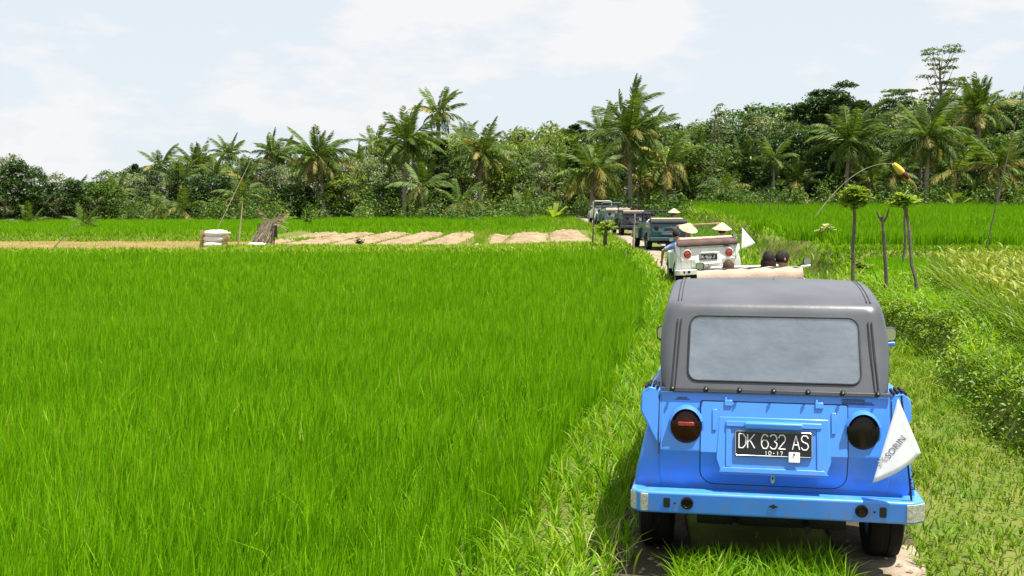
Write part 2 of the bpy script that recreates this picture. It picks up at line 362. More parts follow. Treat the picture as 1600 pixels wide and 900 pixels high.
def ry(z, off=0.0):
    """rear panel: leans forward above the crease, tucks in below it"""
    return (0.10 + (0.73 - z) * 0.31 if z < 0.73 else 0.10 + (z - 0.73) * 0.28) - off
def rrect(x0, x1, z0, z1, r, n=5, rt=None):
    rt = r if rt is None else rt; p = []
    for cx, cz, a0, q in ((x1 - r, z0 + r, -90, r), (x1 - rt, z1 - rt, 0, rt), (x0 + rt, z1 - rt, 90, rt), (x0 + r, z0 + r, 180, r)):
        for k in range(n + 1):
            a = R(a0 + 90 * k / n); p.append((cx + q * math.cos(a), cz + q * math.sin(a)))
    return p
def on_panel(mb, poly, o0, o1, crease=True):
    """slab with the outline poly (x, z) lying on the rear panel from o0 to o1 above it"""
    poly = list(dict.fromkeys((round(a, 5), round(b, 5)) for a, b in poly))
    if crease:
        q = []
        for i, (a, b) in enumerate(poly):
            c, d = poly[(i + 1) % len(poly)]; q.append((a, b))
            if (b - 0.73) * (d - 0.73) < -1e-9:
                t = (0.73 - b) / (d - b); q.append((a + (c - a) * t, 0.73))
        poly = q
        up = [p for p in poly if p[1] >= 0.73 - 1e-6]; lo = [p for p in poly if p[1] <= 0.73 + 1e-6]
    else: up = poly; lo = []
    f = ry if crease else (lambda z, o=0: 0.10 + (z - 0.73) * 0.28 - o)
    for part in (up, lo):
        if len(part) < 3: continue
        n = len(part); vs_ = [(x, f(z, o0), z) for x, z in part] + [(x, f(z, o1), z) for x, z in part]
        fs = [tuple(range(n)), tuple(range(2 * n - 1, n - 1, -1))]
        for i in range(n):
            a, b = part[i], part[(i + 1) % n]
            if crease and abs(a[1] - 0.73) < 1e-6 and abs(b[1] - 0.73) < 1e-6: continue
            fs.append((i, (i + 1) % n, (i + 1) % n + n, i + n))
        mb.add(vs_, fs)
    return mb

def zt(y): return float(np.interp(y, [0.3, 0.42, 0.68, 0.95, 1.25, 1.7, 2.2], [1.51, 1.545, 1.592, 1.618, 1.626, 1.595, 1.535]))
def soft_top(car, mat):
    zb = 1.07; n = 72; rings = []
    def ring(ins, t, zfix=None):
        x1 = 0.632 + 0.02 * math.sin(math.pi * min(t, 1)) - 0.012 * t ** 2 - 0.014 * max(0, (t - 0.6) / 0.4) ** 2 - ins
        y0 = 0.190 + 0.235 * t + ins; y1 = 2.23 - 0.07 * t - ins; r = max(0.012, min(0.09, x1 * 0.98) - ins * 0.12)
        pts = []
        per = []; rr_ = rrect(-x1, x1, y0, y1, r, 8)
        for i_, p_ in enumerate(rr_):                     # extra points along the straight runs so the roof bows stay in shape
            q_ = rr_[(i_ + 1) % len(rr_)]; per.append(p_); m_ = 12 if (i_ + 1) % 9 == 0 else 1
            per += [(p_[0] + (q_[0] - p_[0]) * k_ / m_, p_[1] + (q_[1] - p_[1]) * k_ / m_) for k_ in range(1, m_)]
        for x, y in per: pts.append((x, y, zb + (zt(y) - zb) * t + 0.018 * (1 - (x / 0.62) ** 2) * (1 if t >= 1 else 0)))
        return pts
    spec = [(0, -0.02), (0, 0.12), (0, 0.3), (0, 0.5), (0, 0.68), (0, 0.82), (0, 0.90), (0.003, 0.955), (0.014, 0.985), (0.032, 0.998), (0.09, 1.0), (0.18, 1.0), (0.3, 1.0), (0.42, 1.0), (0.52, 1.0), (0.57, 1.0)]
    mb = Mb(); k = None
    for ins, t in spec:
        p = ring(ins, t); k = len(p); mb.v += p
    for i in range(len(spec) - 1):
        for j in range(k): mb.f.append((i * k + j, i * k + (j + 1) % k, (i + 1) * k + (j + 1) % k, (i + 1) * k + j))
    mb.f.append(tuple((len(spec) - 1) * k + j for j in range(k)))
    o = build('soft_top', mb, mat, car, ang=60)
    sol = o.modifiers.new('solid', 'SOLIDIFY'); sol.thickness = 0.012; sol.offset = -1
    cut = Mb().prism(rrect(-0.472, 0.472, 1.125, 1.470, 0.05, 6), 'y', -0.3, 3.0, lambda x, y, z: (x * (1.0 + 0.05 * (1.3 - z)), y, z))
    for a, b in ((0.78, 1.36), (1.46, 2.02)): cut.prism(rrect(a, b, 1.12, 1.44, 0.05, 4), 'x', -1, 1)
    co = build('cut', cut, None); bo = o.modifiers.new('b', 'BOOLEAN'); bo.object = co; bo.operation = 'DIFFERENCE'; bo.solver = 'EXACT'
    bake(o); bpy.data.objects.remove(co)
    if not o.data.materials: o.data.materials.append(mat)
    o.data.set_sharp_from_angle(angle=R(50))
    fy = lambda z, off=0: 0.190 + 0.495 * (z - 1.07) - off
    pane = Mb(); pl = [(x * (1.0 + 0.05 * (1.3 - z)), z) for x, z in rrect(-0.478, 0.478, 1.119, 1.476, 0.055, 6)]
    pane.add([(x, fy(z, -0.001), z) for x, z in pl] + [(x, fy(z, 0.004), z) for x, z in pl], [tuple(range(len(pl))), tuple(range(2 * len(pl) - 1, len(pl) - 1, -1))] + [(i, (i + 1) % len(pl), (i + 1) % len(pl) + len(pl), i + len(pl)) for i in range(len(pl))])
    pw = build('rear_window', pane, M_pvc, car)
    build('window_trim', Mb().tube([(x, fy(z, 0.004), z) for x, z in pl], 0.0048, 6, closed=True), M_seam, pw)
    for s in (-1, 1):
        for off in (0.535, 0.555):
            pts = [(s * (off + 0.018 - 0.025 * q), fy(1.075 + 0.38 * q, 0.003), 1.075 + 0.38 * q) for q in np.linspace(0, 1, 9)]
            build('seam', Mb().tube(pts, 0.0035, 5), M_seam, car)
            xr = off - 0.005; build('seam', Mb().tube([(s * xr, y_, zt(y_) + 0.018 * (1 - (xr / 0.62) ** 2) - 0.001) for y_ in np.linspace(0.47, 2.05, 14)], 0.0035, 5), M_seam, car)
        for a, b in ((0.78, 1.36), (1.46, 2.02)):
            build('side_window', Mb().prism(rrect(a - 0.01, b + 0.01, 1.11, 1.45, 0.05, 4), 'x', s * 0.628, s * 0.632), M_pvc, car)
    hem = Mb(); hem.prism([(-0.636, 1.057), (0.636, 1.057), (0.636, 1.077), (-0.636, 1.077)], 'y', 0.174, 0.184, lambda x, y, z: (x, y + 0.45 * (z - 1.067), z))
    build('hem', hem, M_seam, car, 0.002)
    for q in np.linspace(-0.565, 0.565, 7):
        kn = Mb().lathe([(0.013, 0.0), (0.015, -0.006), (0.008, -0.010), (0.008, -0.016), (0.011, -0.020), (0.007, -0.026), (0, -0.027)], (q, 0.178, 1.077), 'y', 12)
        k_ = build('snap_knob', kn, M_black, car)
        build('stud', Mb().lathe([(0.006, -0.026), (0.005, -0.030), (0, -0.031)], (q, 0.178, 1.079), 'y', 8), M_chrome, k_)

def make_car(name, label, loc, rz, pm, top='down', topmat=None, framemat=None, lensmats=None, plate=None, seat=None, detail=True, liner=None, roll=0, screen=True, group='convoy of open utility cars on the track'):
    car = empty(name, loc, rz); car.rotation_euler.y = -roll; tag(car, label, 'car', group)
    seat = seat or M_inside; framemat = framemat or pm
    b = Mb()
    b.prism([(0.1806, 0.47), (0.10, 0.73), (0.1952, 1.07), (0.45, 1.07), (0.45, 0.40), (0.17, 0.40)], 'x', -0.635, 0.635)
    for s in (-1, 1):
        b.box((s * 0.6125, 1.36, 0.70), (0.045, 1.82, 0.66))
        b.box((s * 0.60, 1.36, 1.032), (0.075, 1.82, 0.022))
    b.box((0, 1.4, 0.36), (1.2, 1.95, 0.05))
    b.prism([(2.27, 0.36), (2.27, 1.035), (2.44, 1.03), (3.42, 0.90), (3.56, 0.80), (3.60, 0.62), (3.55, 0.40), (3.4, 0.36)], 'x', -0.635, 0.635)
    build('body', b, pm, car, 0.014, 3)
    # wings
    def arch(cy, r, a0, a1, n=9): return [(cy + r * math.cos(R(a0 + (a1 - a0) * k / n)), 0.33 + r * math.sin(R(a0 + (a1 - a0) * k / n))) for k in range(n + 1)]
    for s in (-1, 1):
        def fx(x, y, z): return (s * (x if x < 0.65 else 0.705 + 0.080 * min(1, max(0, (0.88 - z) / 0.36))), y, z)
        side = [(0.17, 0.47), (0.14, 0.73), (0.20, 0.86), (1.18, 0.88), (1.28, 0.70), (1.22, 0.42)] + arch(0.74, 0.375, 15, 165)
        wing = build('rear_wing', Mb().prism(side, 'x', 0.62, 0.75, fx), pm, car, 0.012, 3)
        sc_ = Mb(); sec = [(0.630, 1.062), (0.700, 1.080), (0.745, 1.045), (0.748, 0.940), (0.640, 0.745), (0.628, 0.80)]
        def sh(x, y, z): return (s * (0.63 + (x - 0.63) * (1 if y < 0.5 else 0.55)), y + 0.28 * (z - 0.73) - (0.03 if z > 1.07 and y < 0.5 else 0), z - (0 if y < 0.5 else 0.02))
        sc_.prism(sec, 'y', 0.100, 1.15, sh)
        scoop = build('air_scoop', sc_, pm, car, 0.010, 3)
        if detail:
            vg = Mb()
            for i in range(4):
                for j in range(4):
                    x = 0.652 + 0.022 * j; y = 0.195 + 0.040 * i + 0.012 * (j % 2); z = 1.069 + 0.26 * (x - 0.63) if x < 0.70 else 1.085 - 0.75 * (x - 0.70)
                    vg.lathe([(0.0, 0.012), (0.0082, 0.011), (0.0082, -0.006)], (s * x, y, z), 'z', 8, 1.0, 1.7)
            build('vent_grille', vg, M_black, scoop)
            gp = Mb().box((s * 0.640, 0.140, 0.87), (0.006, 0.012, 0.34), Matrix.Rotation(R(-15.6), 3, 'X')); build('seam', gp, M_black, car)
        fside = [(2.30, 0.42), (2.28, 0.84), (3.36, 0.84), (3.60, 0.66), (3.58, 0.52), (3.50, 0.46)] + arch(3.12, 0.375, 10, 170)
        build('front_wing', Mb().prism(fside, 'x', s * 0.62, s * 0.77), pm, car, 0.02, 3)
        for y0, y1 in ((0.56, 1.36), (1.40, 2.20)):
            d = Mb().box((s * 0.641, (y0 + y1) / 2, 0.71), (0.022, y1 - y0, 0.60))
            for k in range(3): d.box((s * 0.652, (y0 + y1) / 2, 0.52 + 0.16 * k), (0.016, y1 - y0 - 0.08, 0.05))
            dr = build('door', d, pm, car, 0.006)
            if detail: build('handle', Mb().tube([(s * 0.655, y1 - 0.12, 0.96), (s * 0.672, y1 - 0.10, 0.962), (s * 0.672, y1 - 0.03, 0.962), (s * 0.655, y1 - 0.02, 0.96)], 0.007, 6), M_black, dr)
        build('headlight', Mb().lathe([(0.0, 0.05), (0.06, 0.045), (0.088, 0.02), (0.095, 0.0), (0.095, -0.08)], (s * 0.50, 3.57, 0.72), 'y', 18), M_chrome, car)
        for yy in (0.74, 3.12):
            wl = link('wheel', _tyre, None, car, (s * 0.672, yy, 0.325)); wl.rotation_euler = (0.3 * yy, 0, 0 if s > 0 else math.pi)
            rm = link('rim', _rim.copy(), pm, wl); link('hub_cap', _hub, None, rm)
        # mirror on a stalk by the windscreen
        mr = Mb().tube([(s * 0.63, 2.27, 1.06), (s * 0.74, 2.25, 1.10), (0.82 if s > 0 else -0.74, 2.22, 1.14)], 0.011, 6)
        arm = build('mirror_arm', mr, M_black, car)
        mh = Mb().prism(rrect(-0.062, 0.062, -0.045, 0.062, 0.03, 4), 'y', -0.03, 0.03)
        head = build('mirror', mh, M_black, car, 0.012, loc=(0.885 if s > 0 else -0.705, 2.20, 1.172 if s > 0 else 1.15), rot=(0, 0, s * R(8)))
        build('mirror_glass', Mb().prism(rrect(-0.052, 0.052, -0.034, 0.052, 0.026, 4), 'y', -0.034, -0.031), M_chrome, head)
        if s > 0: build('mirror_bracket', Mb().prism([(0.79, 1.085), (0.935, 1.100), (0.935, 1.132), (0.79, 1.120)], 'y', 2.15, 2.21, lambda x, y, z: (s * x, y, z)), pm, car, 0.008)
    # bumpers
    plan = [(-0.79, 0.30), (-0.79, 0.055), (-0.73, 0.0), (0.745, 0.0), (0.81, 0.055), (0.81, 0.30), (0.715, 0.30), (0.700, 0.115), (-0.700, 0.115), (-0.715, 0.30)]
    bp = build('rear_bumper', Mb().prism(plan, 'z', 0.390, 0.512), pm, car, 0.013, 3)
    build('front_bumper', Mb().prism([(x, 3.76 - y) for x, y in plan], 'z', 0.42, 0.53), pm, car, 0.013, 3)
    if detail:
        for s in (-1, 1):
            rf = Mb(); e_ = 0.010 if s > 0 else -0.0095; q = [(s * (0.700 + e_), -0.0025), (s * (0.7345 + e_), -0.0025), (s * (0.8015 + e_), 0.0545), (s * (0.8025 + e_), 0.075), (s * (0.796 + e_), 0.075), (s * (0.730 + e_), 0.01), (s * (0.700 + e_), 0.006)]
            rf.prism(q, 'z', 0.402, 0.500); build('reflector', rf, M_refl, bp, 0.002)
            build('bracket_hole', Mb().prism(rrect(s * 0.585 - 0.018, s * 0.585 + 0.018, 0.425, 0.480, 0.006, 2), 'y', -0.004, 0.01), M_black, bp)
            fg = Mb().lathe([(0, -0.010), (0.018, -0.010), (0.024, -0.016), (0.033, -0.014), (0.035, -0.004), (0.035, 0.02)], (s * 0.472, 0, 0.455), 'y', 18)
            lamp = build('reversing_lamp', fg, M_lensb, bp)
            build('screw', Mb().lathe([(0, -0.004), (0.006, -0.003), (0.006, 0.01)], (s * 0.54, 0, 0.452), 'y', 8), M_black, bp)
        build('emblem', Mb().prism([(-0.027, 0.457), (-0.010, 0.464), (0, 0.471), (0.010, 0.464), (0.027, 0.457), (0.010, 0.451), (0, 0.444), (-0.010, 0.451)], 'y', -0.004, 0.005), M_black, bp)
    # underside
    u = Mb().box((0, 0.55, 0.40), (1.05, 0.55, 0.16)); u.box((0, 1.7, 0.31), (0.5, 2.6, 0.07))
    u.tube([(-0.66, 0.74, 0.325), (0.66, 0.74, 0.325)], 0.045, 8); u.tube([(-0.66, 3.12, 0.325), (0.66, 3.12, 0.325)], 0.04, 8)
    u.tube([(-0.42, 0.32, 0.315), (0.42, 0.32, 0.315)], 0.062, 12)
    for s in (-0.2, 0.2): u.tube([(s, 0.34, 0.30), (s, 0.16, 0.29)], 0.022, 8)
    build('underframe', u, M_dark, car)
    # tail lamps
    lm = lensmats or (M_lens, M_lensb)
    for s, ml in ((-1, lm[0]), (1, lm[1])):
        t0 = ry(0.865)
        hs = Mb().lathe([(0.098, 0.01), (0.098, -0.012), (0.090, -0.016), (0.086, -0.010)], (s * 0.485, t0, 0.868), 'y', 32, 1, 1.20)
        tl = build('tail_lamp', hs, pm, car)
        build('lens', Mb().lathe([(0.087, -0.004), (0.084, -0.022), (0.068, -0.036), (0.04, -0.044), (0, -0.047)], (s * 0.485, t0, 0.866), 'y', 32, 1, 1.20), ml, tl)
        if detail:
            cap = Mb(); sec = []
            for k in range(13):
                a = R(18 + 144 * k / 12); sec.append((math.cos(a), math.sin(a)))
            for (x, z) in sec:
                cap.v += [(s * 0.485 + 0.099 * x, t0 + 0.01, 0.868 + 0.119 * z), (s * 0.485 + 0.099 * x, t0 - 0.034, 0.868 + 0.119 * z), (s * 0.485 + 0.088 * x, t0 - 0.044, 0.868 + 0.104 * z)]
            for k in range(12): cap.f += [(3 * k, 3 * k + 3, 3 * k + 4, 3 * k + 1), (3 * k + 1, 3 * k + 4, 3 * k + 5, 3 * k + 2)]
            build('lamp_hood', cap, pm, tl)
            if s < 0: build('stop_segment', Mb().prism(rrect(-0.045, 0.045, -0.011, 0.011, 0.005, 2), 'y', -0.047, -0.030), M_lensr, tl, 0.003, loc=(s * 0.485, t0, 0.886))
    # engine lid
    gap = rrect(-0.408, 0.408, 0.530, 1.010, 0.085, 6, 0.012); lid = rrect(-0.402, 0.402, 0.536, 1.004, 0.080, 6, 0.010)
    build('lid_gap', on_panel(Mb(), gap, -0.004, 0.0015), M_black, car, ang=15)
    ld = build('engine_lid', on_panel(Mb(), lid, -0.002, 0.008), pm, car, ang=12)
    P = Mb(); on_panel(P, [(-0.285, 0.615), (0.285, 0.615), (0.315, 0.70), (0.300, 0.925), (-0.300, 0.925), (-0.315, 0.70)], 0.0, 0.012, False)
    build('plate_plinth', P, pm, ld, 0.004)
    Q = Mb(); on_panel(Q, [(-0.262, 0.655), (-0.235, 0.655), (-0.235, 0.875), (-0.262, 0.875)], 0.011, 0.020, False); on_panel(Q, [(0.235, 0.655), (0.262, 0.655), (0.262, 0.875), (0.235, 0.875)], 0.011, 0.020, False)
    on_panel(Q, [(-0.300, 0.627), (0.300, 0.627), (0.275, 0.655), (-0.275, 0.655)], 0.011, 0.022, False); on_panel(Q, [(-0.262, 0.875), (0.262, 0.875), (0.262, 0.905), (-0.262, 0.905)], 0.011, 0.026, False)
    build('plinth_rim', Q, pm, ld, 0.005, 3)
    build('lid_grip', Mb().prism([(-0.155, 0.868), (0.155, 0.868), (0.165, 0.885), (0.155, 0.907), (-0.155, 0.907), (-0.165, 0.885)], 'y', 0.085, 0.15), pm, ld, 0.012, 3)
    if detail:
        for s in (-1, 1):
            build('lid_rib', on_panel(Mb(), [(s * 0.327 - 0.012, 0.850), (s * 0.327 + 0.012, 0.850), (s * 0.327 + 0.012, 0.965), (s * 0.327 - 0.012, 0.965)], 0.006, 0.016, False), pm, ld, 0.003)
            h = Mb(); on_panel(h, [(s * 0.25 - 0.022, 0.985), (s * 0.25 + 0.022, 0.985), (s * 0.25 + 0.022, 1.018), (s * 0.25 - 0.022, 1.018)], 0.004, 0.018, False); on_panel(h, [(s * 0.25 - 0.02, 1.005), (s * 0.25 - 0.008, 1.005), (s * 0.25 - 0.008, 1.032), (s * 0.25 - 0.02, 1.032)], 0.0, 0.014, False)
            build('hinge', h, pm, ld, 0.003)
            mk = Mb(); on_panel(mk, [(s * 0.51 - 0.045, 1.010), (s * 0.51 + 0.045, 1.010), (s * 0.51 + 0.03, 1.016), (s * 0.51 - 0.03, 1.016)], 0.0, 0.003, False); on_panel(mk, [(s * 0.51 - 0.028, 1.020), (s * 0.51 + 0.028, 1.020), (s * 0.51 + 0.028, 1.0245), (s * 0.51 - 0.028, 1.0245)], 0.0, 0.003, False)
            build('drain_slot', mk, M_badge, car)
        lt = Mb(); lt.prism(rrect(-0.011, 0.011, 0.555, 0.605, 0.009, 3), 'y', 0.118, 0.170); build('latch', lt, M_chrome, ld, 0.003)
        build('key_hole', Mb().box((0, 0.1175, 0.588), (0.010, 0.004, 0.016)), M_black, ld)
        bd = build('badge', on_panel(Mb(), [(0.375, 1.012), (0.495, 1.012), (0.495, 1.040), (0.375, 1.040)], 0.0, 0.006, False), M_badge, car)
        txt('badge_lettering', 'VOLKSWAGEN', 0.021, M_badge2, bd, (0.435, ry(1.026, 0.0065), 1.026), (R(90 - 15.64), 0, 0), 0.92, 0.0006)
    # number plate
    py = 0.10 + (0.785 - 0.73) * 0.28 - 0.015; rotp = (R(-15.64), 0, 0)
    rt = empty('number_plate_frame', (0, 0, 0)); bpy.data.objects.remove(rt)
    plo = build('number_plate', Mb().prism(rrect(-0.212, 0.212, -0.070, 0.070, 0.012, 3), 'y', -0.012, 0.0), M_plate, car, loc=(0, py, 0.785), rot=rotp)
    build('plate_border', Mb().tube([(x, -0.013, z) for x, z in rrect(-0.209, 0.209, -0.067, 0.067, 0.010, 3)], 0.0022, 5, closed=True), M_chrome, plo)
    if plate:
        for s_, x_, in zip(plate[0], (-0.190, -0.066, 0.103)):
            wd = 0.037 if len(s_) != 2 else 0.038
            for i_, ch in enumerate(s_):
                m = Mb(); strokes(m, ch, x_ + i_ * (wd + 0.010), -0.026, 0.078, wd, 0, 0.0033, -0.0135); build('plate_character', m, M_white, plo)
        for i_, ch in enumerate(plate[1]):
            m = Mb(); strokes(m, ch, -0.047 + i_ * 0.021, -0.061, 0.020, 0.013, 0, 0.0018, -0.0135); build('plate_character', m, M_white, plo)
    # seats, wheel, windscreen
    for s in (-1, 1):
        st = Mb().box((s * 0.30, 1.62, 0.55), (0.48, 0.48, 0.16)); st.box((s * 0.30, 1.38, 0.82), (0.46, 0.10, 0.46), Matrix.Rotation(R(-10), 3, 'X')); build('front_seat', st, seat, car, 0.04, 3)
    st = Mb().box((0, 0.82, 0.55), (1.12, 0.44, 0.16)); st.box((0, 0.60, 0.80), (1.12, 0.10, 0.42), Matrix.Rotation(R(-8), 3, 'X')); build('rear_seat', st, seat, car, 0.04, 3)
    sw = Mb().tube([(0.30 + 0.19 * math.cos(a), 2.02 + 0.07 * math.sin(a), 0.98 + 0.17 * math.sin(a)) for a in np.linspace(0, 2 * math.pi, 24, endpoint=False)], 0.013, 6, closed=True)
    sw.tube([(0.30, 2.02, 0.98), (0.30, 2.27, 0.88)], 0.018, 6); sw.tube([(0.11, 2.02, 0.98), (0.49, 2.02, 0.98)], 0.010, 6); build('steering_wheel', sw, M_black, car)
    hw, zt_ = 0.60, 1.50
    if not screen: zt_ = 1.12
    fr = [(-hw, 2.30, 1.04), (-hw, 2.235, zt_ - 0.07), (-hw + 0.07, 2.225, zt_), (hw - 0.07, 2.225, zt_), (hw, 2.235, zt_ - 0.07), (hw, 2.30, 1.04)]
    ws = build('windscreen_frame', Mb().tube(fr, 0.024, 8), framemat, car)
    build('windscreen_glass', Mb().prism([(-hw + 0.02, 1.05), (hw - 0.02, 1.05), (hw - 0.02, zt_ - 0.05), (hw - 0.07, zt_ - 0.015), (-hw + 0.07, zt_ - 0.015), (-hw + 0.02, zt_ - 0.05)], 'y', -0.002, 0.002, lambda x, y, z: (x, y + 2.30 - 0.16 * (z - 1.04), z)), M_glass, ws)
    if top == 'up': soft_top(car, topmat)
    elif top == 'down':
        f = Mb(); n = 13; pr = []
        for k in range(n + 1):
            x = -0.70 + 1.40 * k / n; bul = 0.012 * math.sin(k * 1.9) + 0.008 * math.sin(k * 4.1)
            e = 1 - 0.30 * (abs(x) / 0.70) ** 6
            pr.append([(x, 0.20, 1.040), (x, 0.10 - bul, 1.075), (x, 0.11 - bul, 1.13 * 1 + 0.02 * e), (x, 0.22, 1.165 * 1 + 0.045 * e + bul), (x, 0.40, 1.17 + 0.04 * e - bul), (x, 0.56, 1.14), (x, 0.60, 1.06), (x, 0.50, 1.035)])
        for p in pr: f.v += p
        for i in range(n):
            for j in range(8): f.f.append((i * 8 + j, i * 8 + (j + 1) % 8, (i + 1) * 8 + (j + 1) % 8, (i + 1) * 8 + j))
        f.f += [tuple(range(8)), tuple(n * 8 + j for j in range(8))]
        ft = build('folded_top', f, topmat, car, ang=70)
        bows = Mb()
        for yy, zz in ((0.30, 1.222), (0.42, 1.226)): bows.tube([(-0.69, yy, zz - 0.10), (-0.66, yy, zz - 0.03), (-0.60, yy, zz - 0.012), (0.60, yy, zz - 0.012), (0.66, yy, zz - 0.03), (0.69, yy, zz - 0.10)], 0.011, 6)
        build('top_bow', bows, M_black, ft)
        if liner:
            ln = Mb().box((0, 0.50, 1.225), (1.24, 0.34, 0.02), Matrix.Rotation(R(6), 3, 'X')); build('top_liner', ln, liner, ft, 0.008)
    return car

M_badge = surf('dark blue badge enamel', (0.012, 0.05, 0.16), 0.45); M_badge2 = surf('light blue badge lettering', (0.06, 0.20, 0.5), 0.5)
M_blue = paint('sky blue paint', (0.045, 0.235, 0.80))
M_cream = surf('cream canvas', (0.33, 0.24, 0.175), 0.85, scale=4, bump=0.35, bscale=30, col2=(0.42, 0.31, 0.235))
M_brown = surf('dark brown canvas', (0.050, 0.022, 0.014), 0.7, scale=4, bump=0.35, bscale=30, col2=(0.085, 0.040, 0.026))
M_blackcv = surf('black canvas', (0.012, 0.012, 0.013), 0.75, scale=4, bump=0.3, bscale=30)
M_whitep = paint('white paint', (0.74, 0.74, 0.71)); M_teal = paint('dark teal paint', (0.010, 0.062, 0.085)); M_navy = paint('navy paint', (0.012, 0.022, 0.048)); M_pale = paint('pale grey green paint', (0.11, 0.17, 0.19))
M_tanfr = surf('tan windscreen frame', (0.30, 0.17, 0.09), 0.6)
def heading(y): return -math.atan2(float(rc(y + 1.5) - rc(y - 0.2)), 1.7)

BLUE = (1.447, 6.27, 0.0); BLUE_RZ = R(-10.3)
make_car('utility_car', 'sky blue utility car with grey soft top up, nearest in the convoy', BLUE, BLUE_RZ, M_blue, 'up', M_vinyl, M_black, plate=(('DK', '632', 'AS'), '10-17'))
def zr(y): return Hs(float(rc(y)), y)
make_car('utility_car', 'white utility car with folded cream top just ahead of the blue one', (float(rc(15.3)) + 0.05, 15.3, 0), R(-10.5), M_whitep, 'down', M_cream, M_whitep, (M_lensr, M_lensr), seat=M_tanseat, roll=R(2.5), screen=False)
CAR3 = (4.66, 27.0, 0.0); CAR3_RZ = R(-4)
make_car('utility_car', 'white utility car with folded brown top and two round red tail lamps', CAR3, CAR3_RZ, M_whitep, 'down', M_brown, M_tanfr, (M_lensr, M_lensr), plate=(('DK', '403', 'J'), '10-17'), seat=M_tanseat, liner=M_cream, roll=R(3.2))
make_car('utility_car', 'dark teal utility car with black folded top and cream lining', (6.02, 44.0, zr(44.5)), R(5), M_teal, 'down', M_blackcv, M_black, seat=M_inside, liner=M_cream, detail=False)
make_car('utility_car', 'navy utility car half hidden between the teal and the pale ones', (6.2, 57.0, zr(58)), R(4), M_navy, 'down', M_blackcv, M_black, detail=False, liner=M_cream)
make_car('utility_car', 'pale grey green utility car behind the roadside bush', (6.05, 65.5, zr(66)), R(5), M_pale, 'down', M_cream, M_pale, detail=False)
make_car('utility_car', 'small far white utility car leading the convoy, with a dark top', (6.0, 73.0, zr(74)), R(3), M_whitep, 'down', M_blackcv, M_whitep, detail=False)

# white pennant on the blue car
def flag(label, car_loc, rz, lettering=True, pts=((0.655, 1.075), (0.520, 0.625), (0.765, 0.800)), pole=((0.740, 0.055, 0.512), (0.672, 0.05, 1.09)), y0=0.045, group='white pennants flown from the cars'):
    root = empty('pennant', car_loc, rz); tag(root, label, 'flag', group)
    A, B, D = [Vector((p[0], y0, p[1])) for p in pts]; n = 14; mb = Mb(); idx = {}
    for i in range(n + 1):
        for j in range(n + 1 - i):
            a, b = i / n, j / n; p = A * (1 - a - b) + B * a + D * b
            wv = 0.016 * math.sin(7 * a + 1) * b + 0.02 * math.sin(5 * b) * a
            p.y += -0.095 * (a + b) + wv * 0.35
            p.z += -0.05 * a * b * 4 * 0.35; p.x += 0.03 * a * b * 4 * 0.4
            idx[i, j] = len(mb.v); mb.v.append(tuple(p))
    for i in range(n):
        for j in range(n - i):
            mb.f.append((idx[i, j], idx[i + 1, j], idx[i, j + 1]))
            if j < n - i - 1: mb.f.append((idx[i + 1, j], idx[i + 1, j + 1], idx[i, j + 1]))
    cl = build('cloth', mb, M_flag, root, ang=80)
    so = cl.modifiers.new('thick', 'SOLIDIFY'); so.thickness = 0.0015
    build('pole', Mb().tube(pole, 0.006, 6), M_black, root)
    if lettering:
        base = Vector((0.640, y0 - 0.069, 0.82)); n_ = Vector((-0.192, -1, 0.269)).normalized()          # lettering follows the lean of the cloth
        u_ = Vector((math.cos(R(52)), -0.192 * math.cos(R(52)) + 0.269 * math.sin(R(52)), math.sin(R(52)))).normalized(); v_ = n_.cross(u_)
        rot = Matrix((u_, v_, n_)).transposed().to_euler()
        tx = txt('lettering', 'SORIN', 0.050, M_ink, cl, (0, 0, 0), (0, 0, 0), 1.0, 0.0004); mt = Matrix.Translation(base) @ Matrix((u_, v_, n_)).transposed().to_4x4()
        def lay(q, off):                                  # drop a point onto the cloth
            a = b = 0.3
            for _ in range(6):
                x_, z_ = q.x - 0.03 * a * b * 1.6 - A.x, q.z + 0.05 * a * b * 1.4 - A.z
                dt = (B.x - A.x) * (D.z - A.z) - (D.x - A.x) * (B.z - A.z); a = (x_ * (D.z - A.z) - (D.x - A.x) * z_) / dt; b = ((B.x - A.x) * z_ - x_ * (B.z - A.z)) / dt
            return Vector((q.x, y0 - 0.095 * (a + b) + 0.35 * (0.016 * math.sin(7 * a + 1) * b + 0.02 * math.sin(5 * b) * a) - off, q.z))
        for vtx in tx.data.vertices: vtx.co = lay(mt @ vtx.co, 0.0022 + (0.0004 if vtx.co.z > 0 else 0))
        lg = Mb(); c0 = Vector((0.580, y0 - 0.083, 0.735))
        for k in range(7):
            a = R(-52 + 20 + k * 30 + 180 - 100); d = Vector((math.cos(a), 0, math.sin(a))); e = Vector((-d.z, 0, d.x))
            p0 = c0 + d * 0.008; p1 = c0 + d * 0.036; p0.y += 0.269 * (p0.z - c0.z) - 0.192 * (p0.x - c0.x); p1.y += 0.269 * (p1.z - c0.z) - 0.192 * (p1.x - c0.x); m_ = (p0 + p1) / 2
            lg.add([lay(q, 0.0024) for q in (p0, m_ + e * 0.005, p1, m_ - e * 0.005)], [(0, 1, 2, 3)])
        build('leaf_emblem', lg, M_ink2, cl, smooth=False)
        tie = Mb(); rr = random.Random(3)
        pp = [(0.740 + rr.uniform(-0.016, 0.016), 0.045 + rr.uniform(-0.012, 0.012), 0.53 + 0.012 * k + rr.uniform(-0.014, 0.014)) for k in range(14)]
        tie.tube(pp, 0.0035, 5); build('binding_wire', tie, M_black, root)
    return root
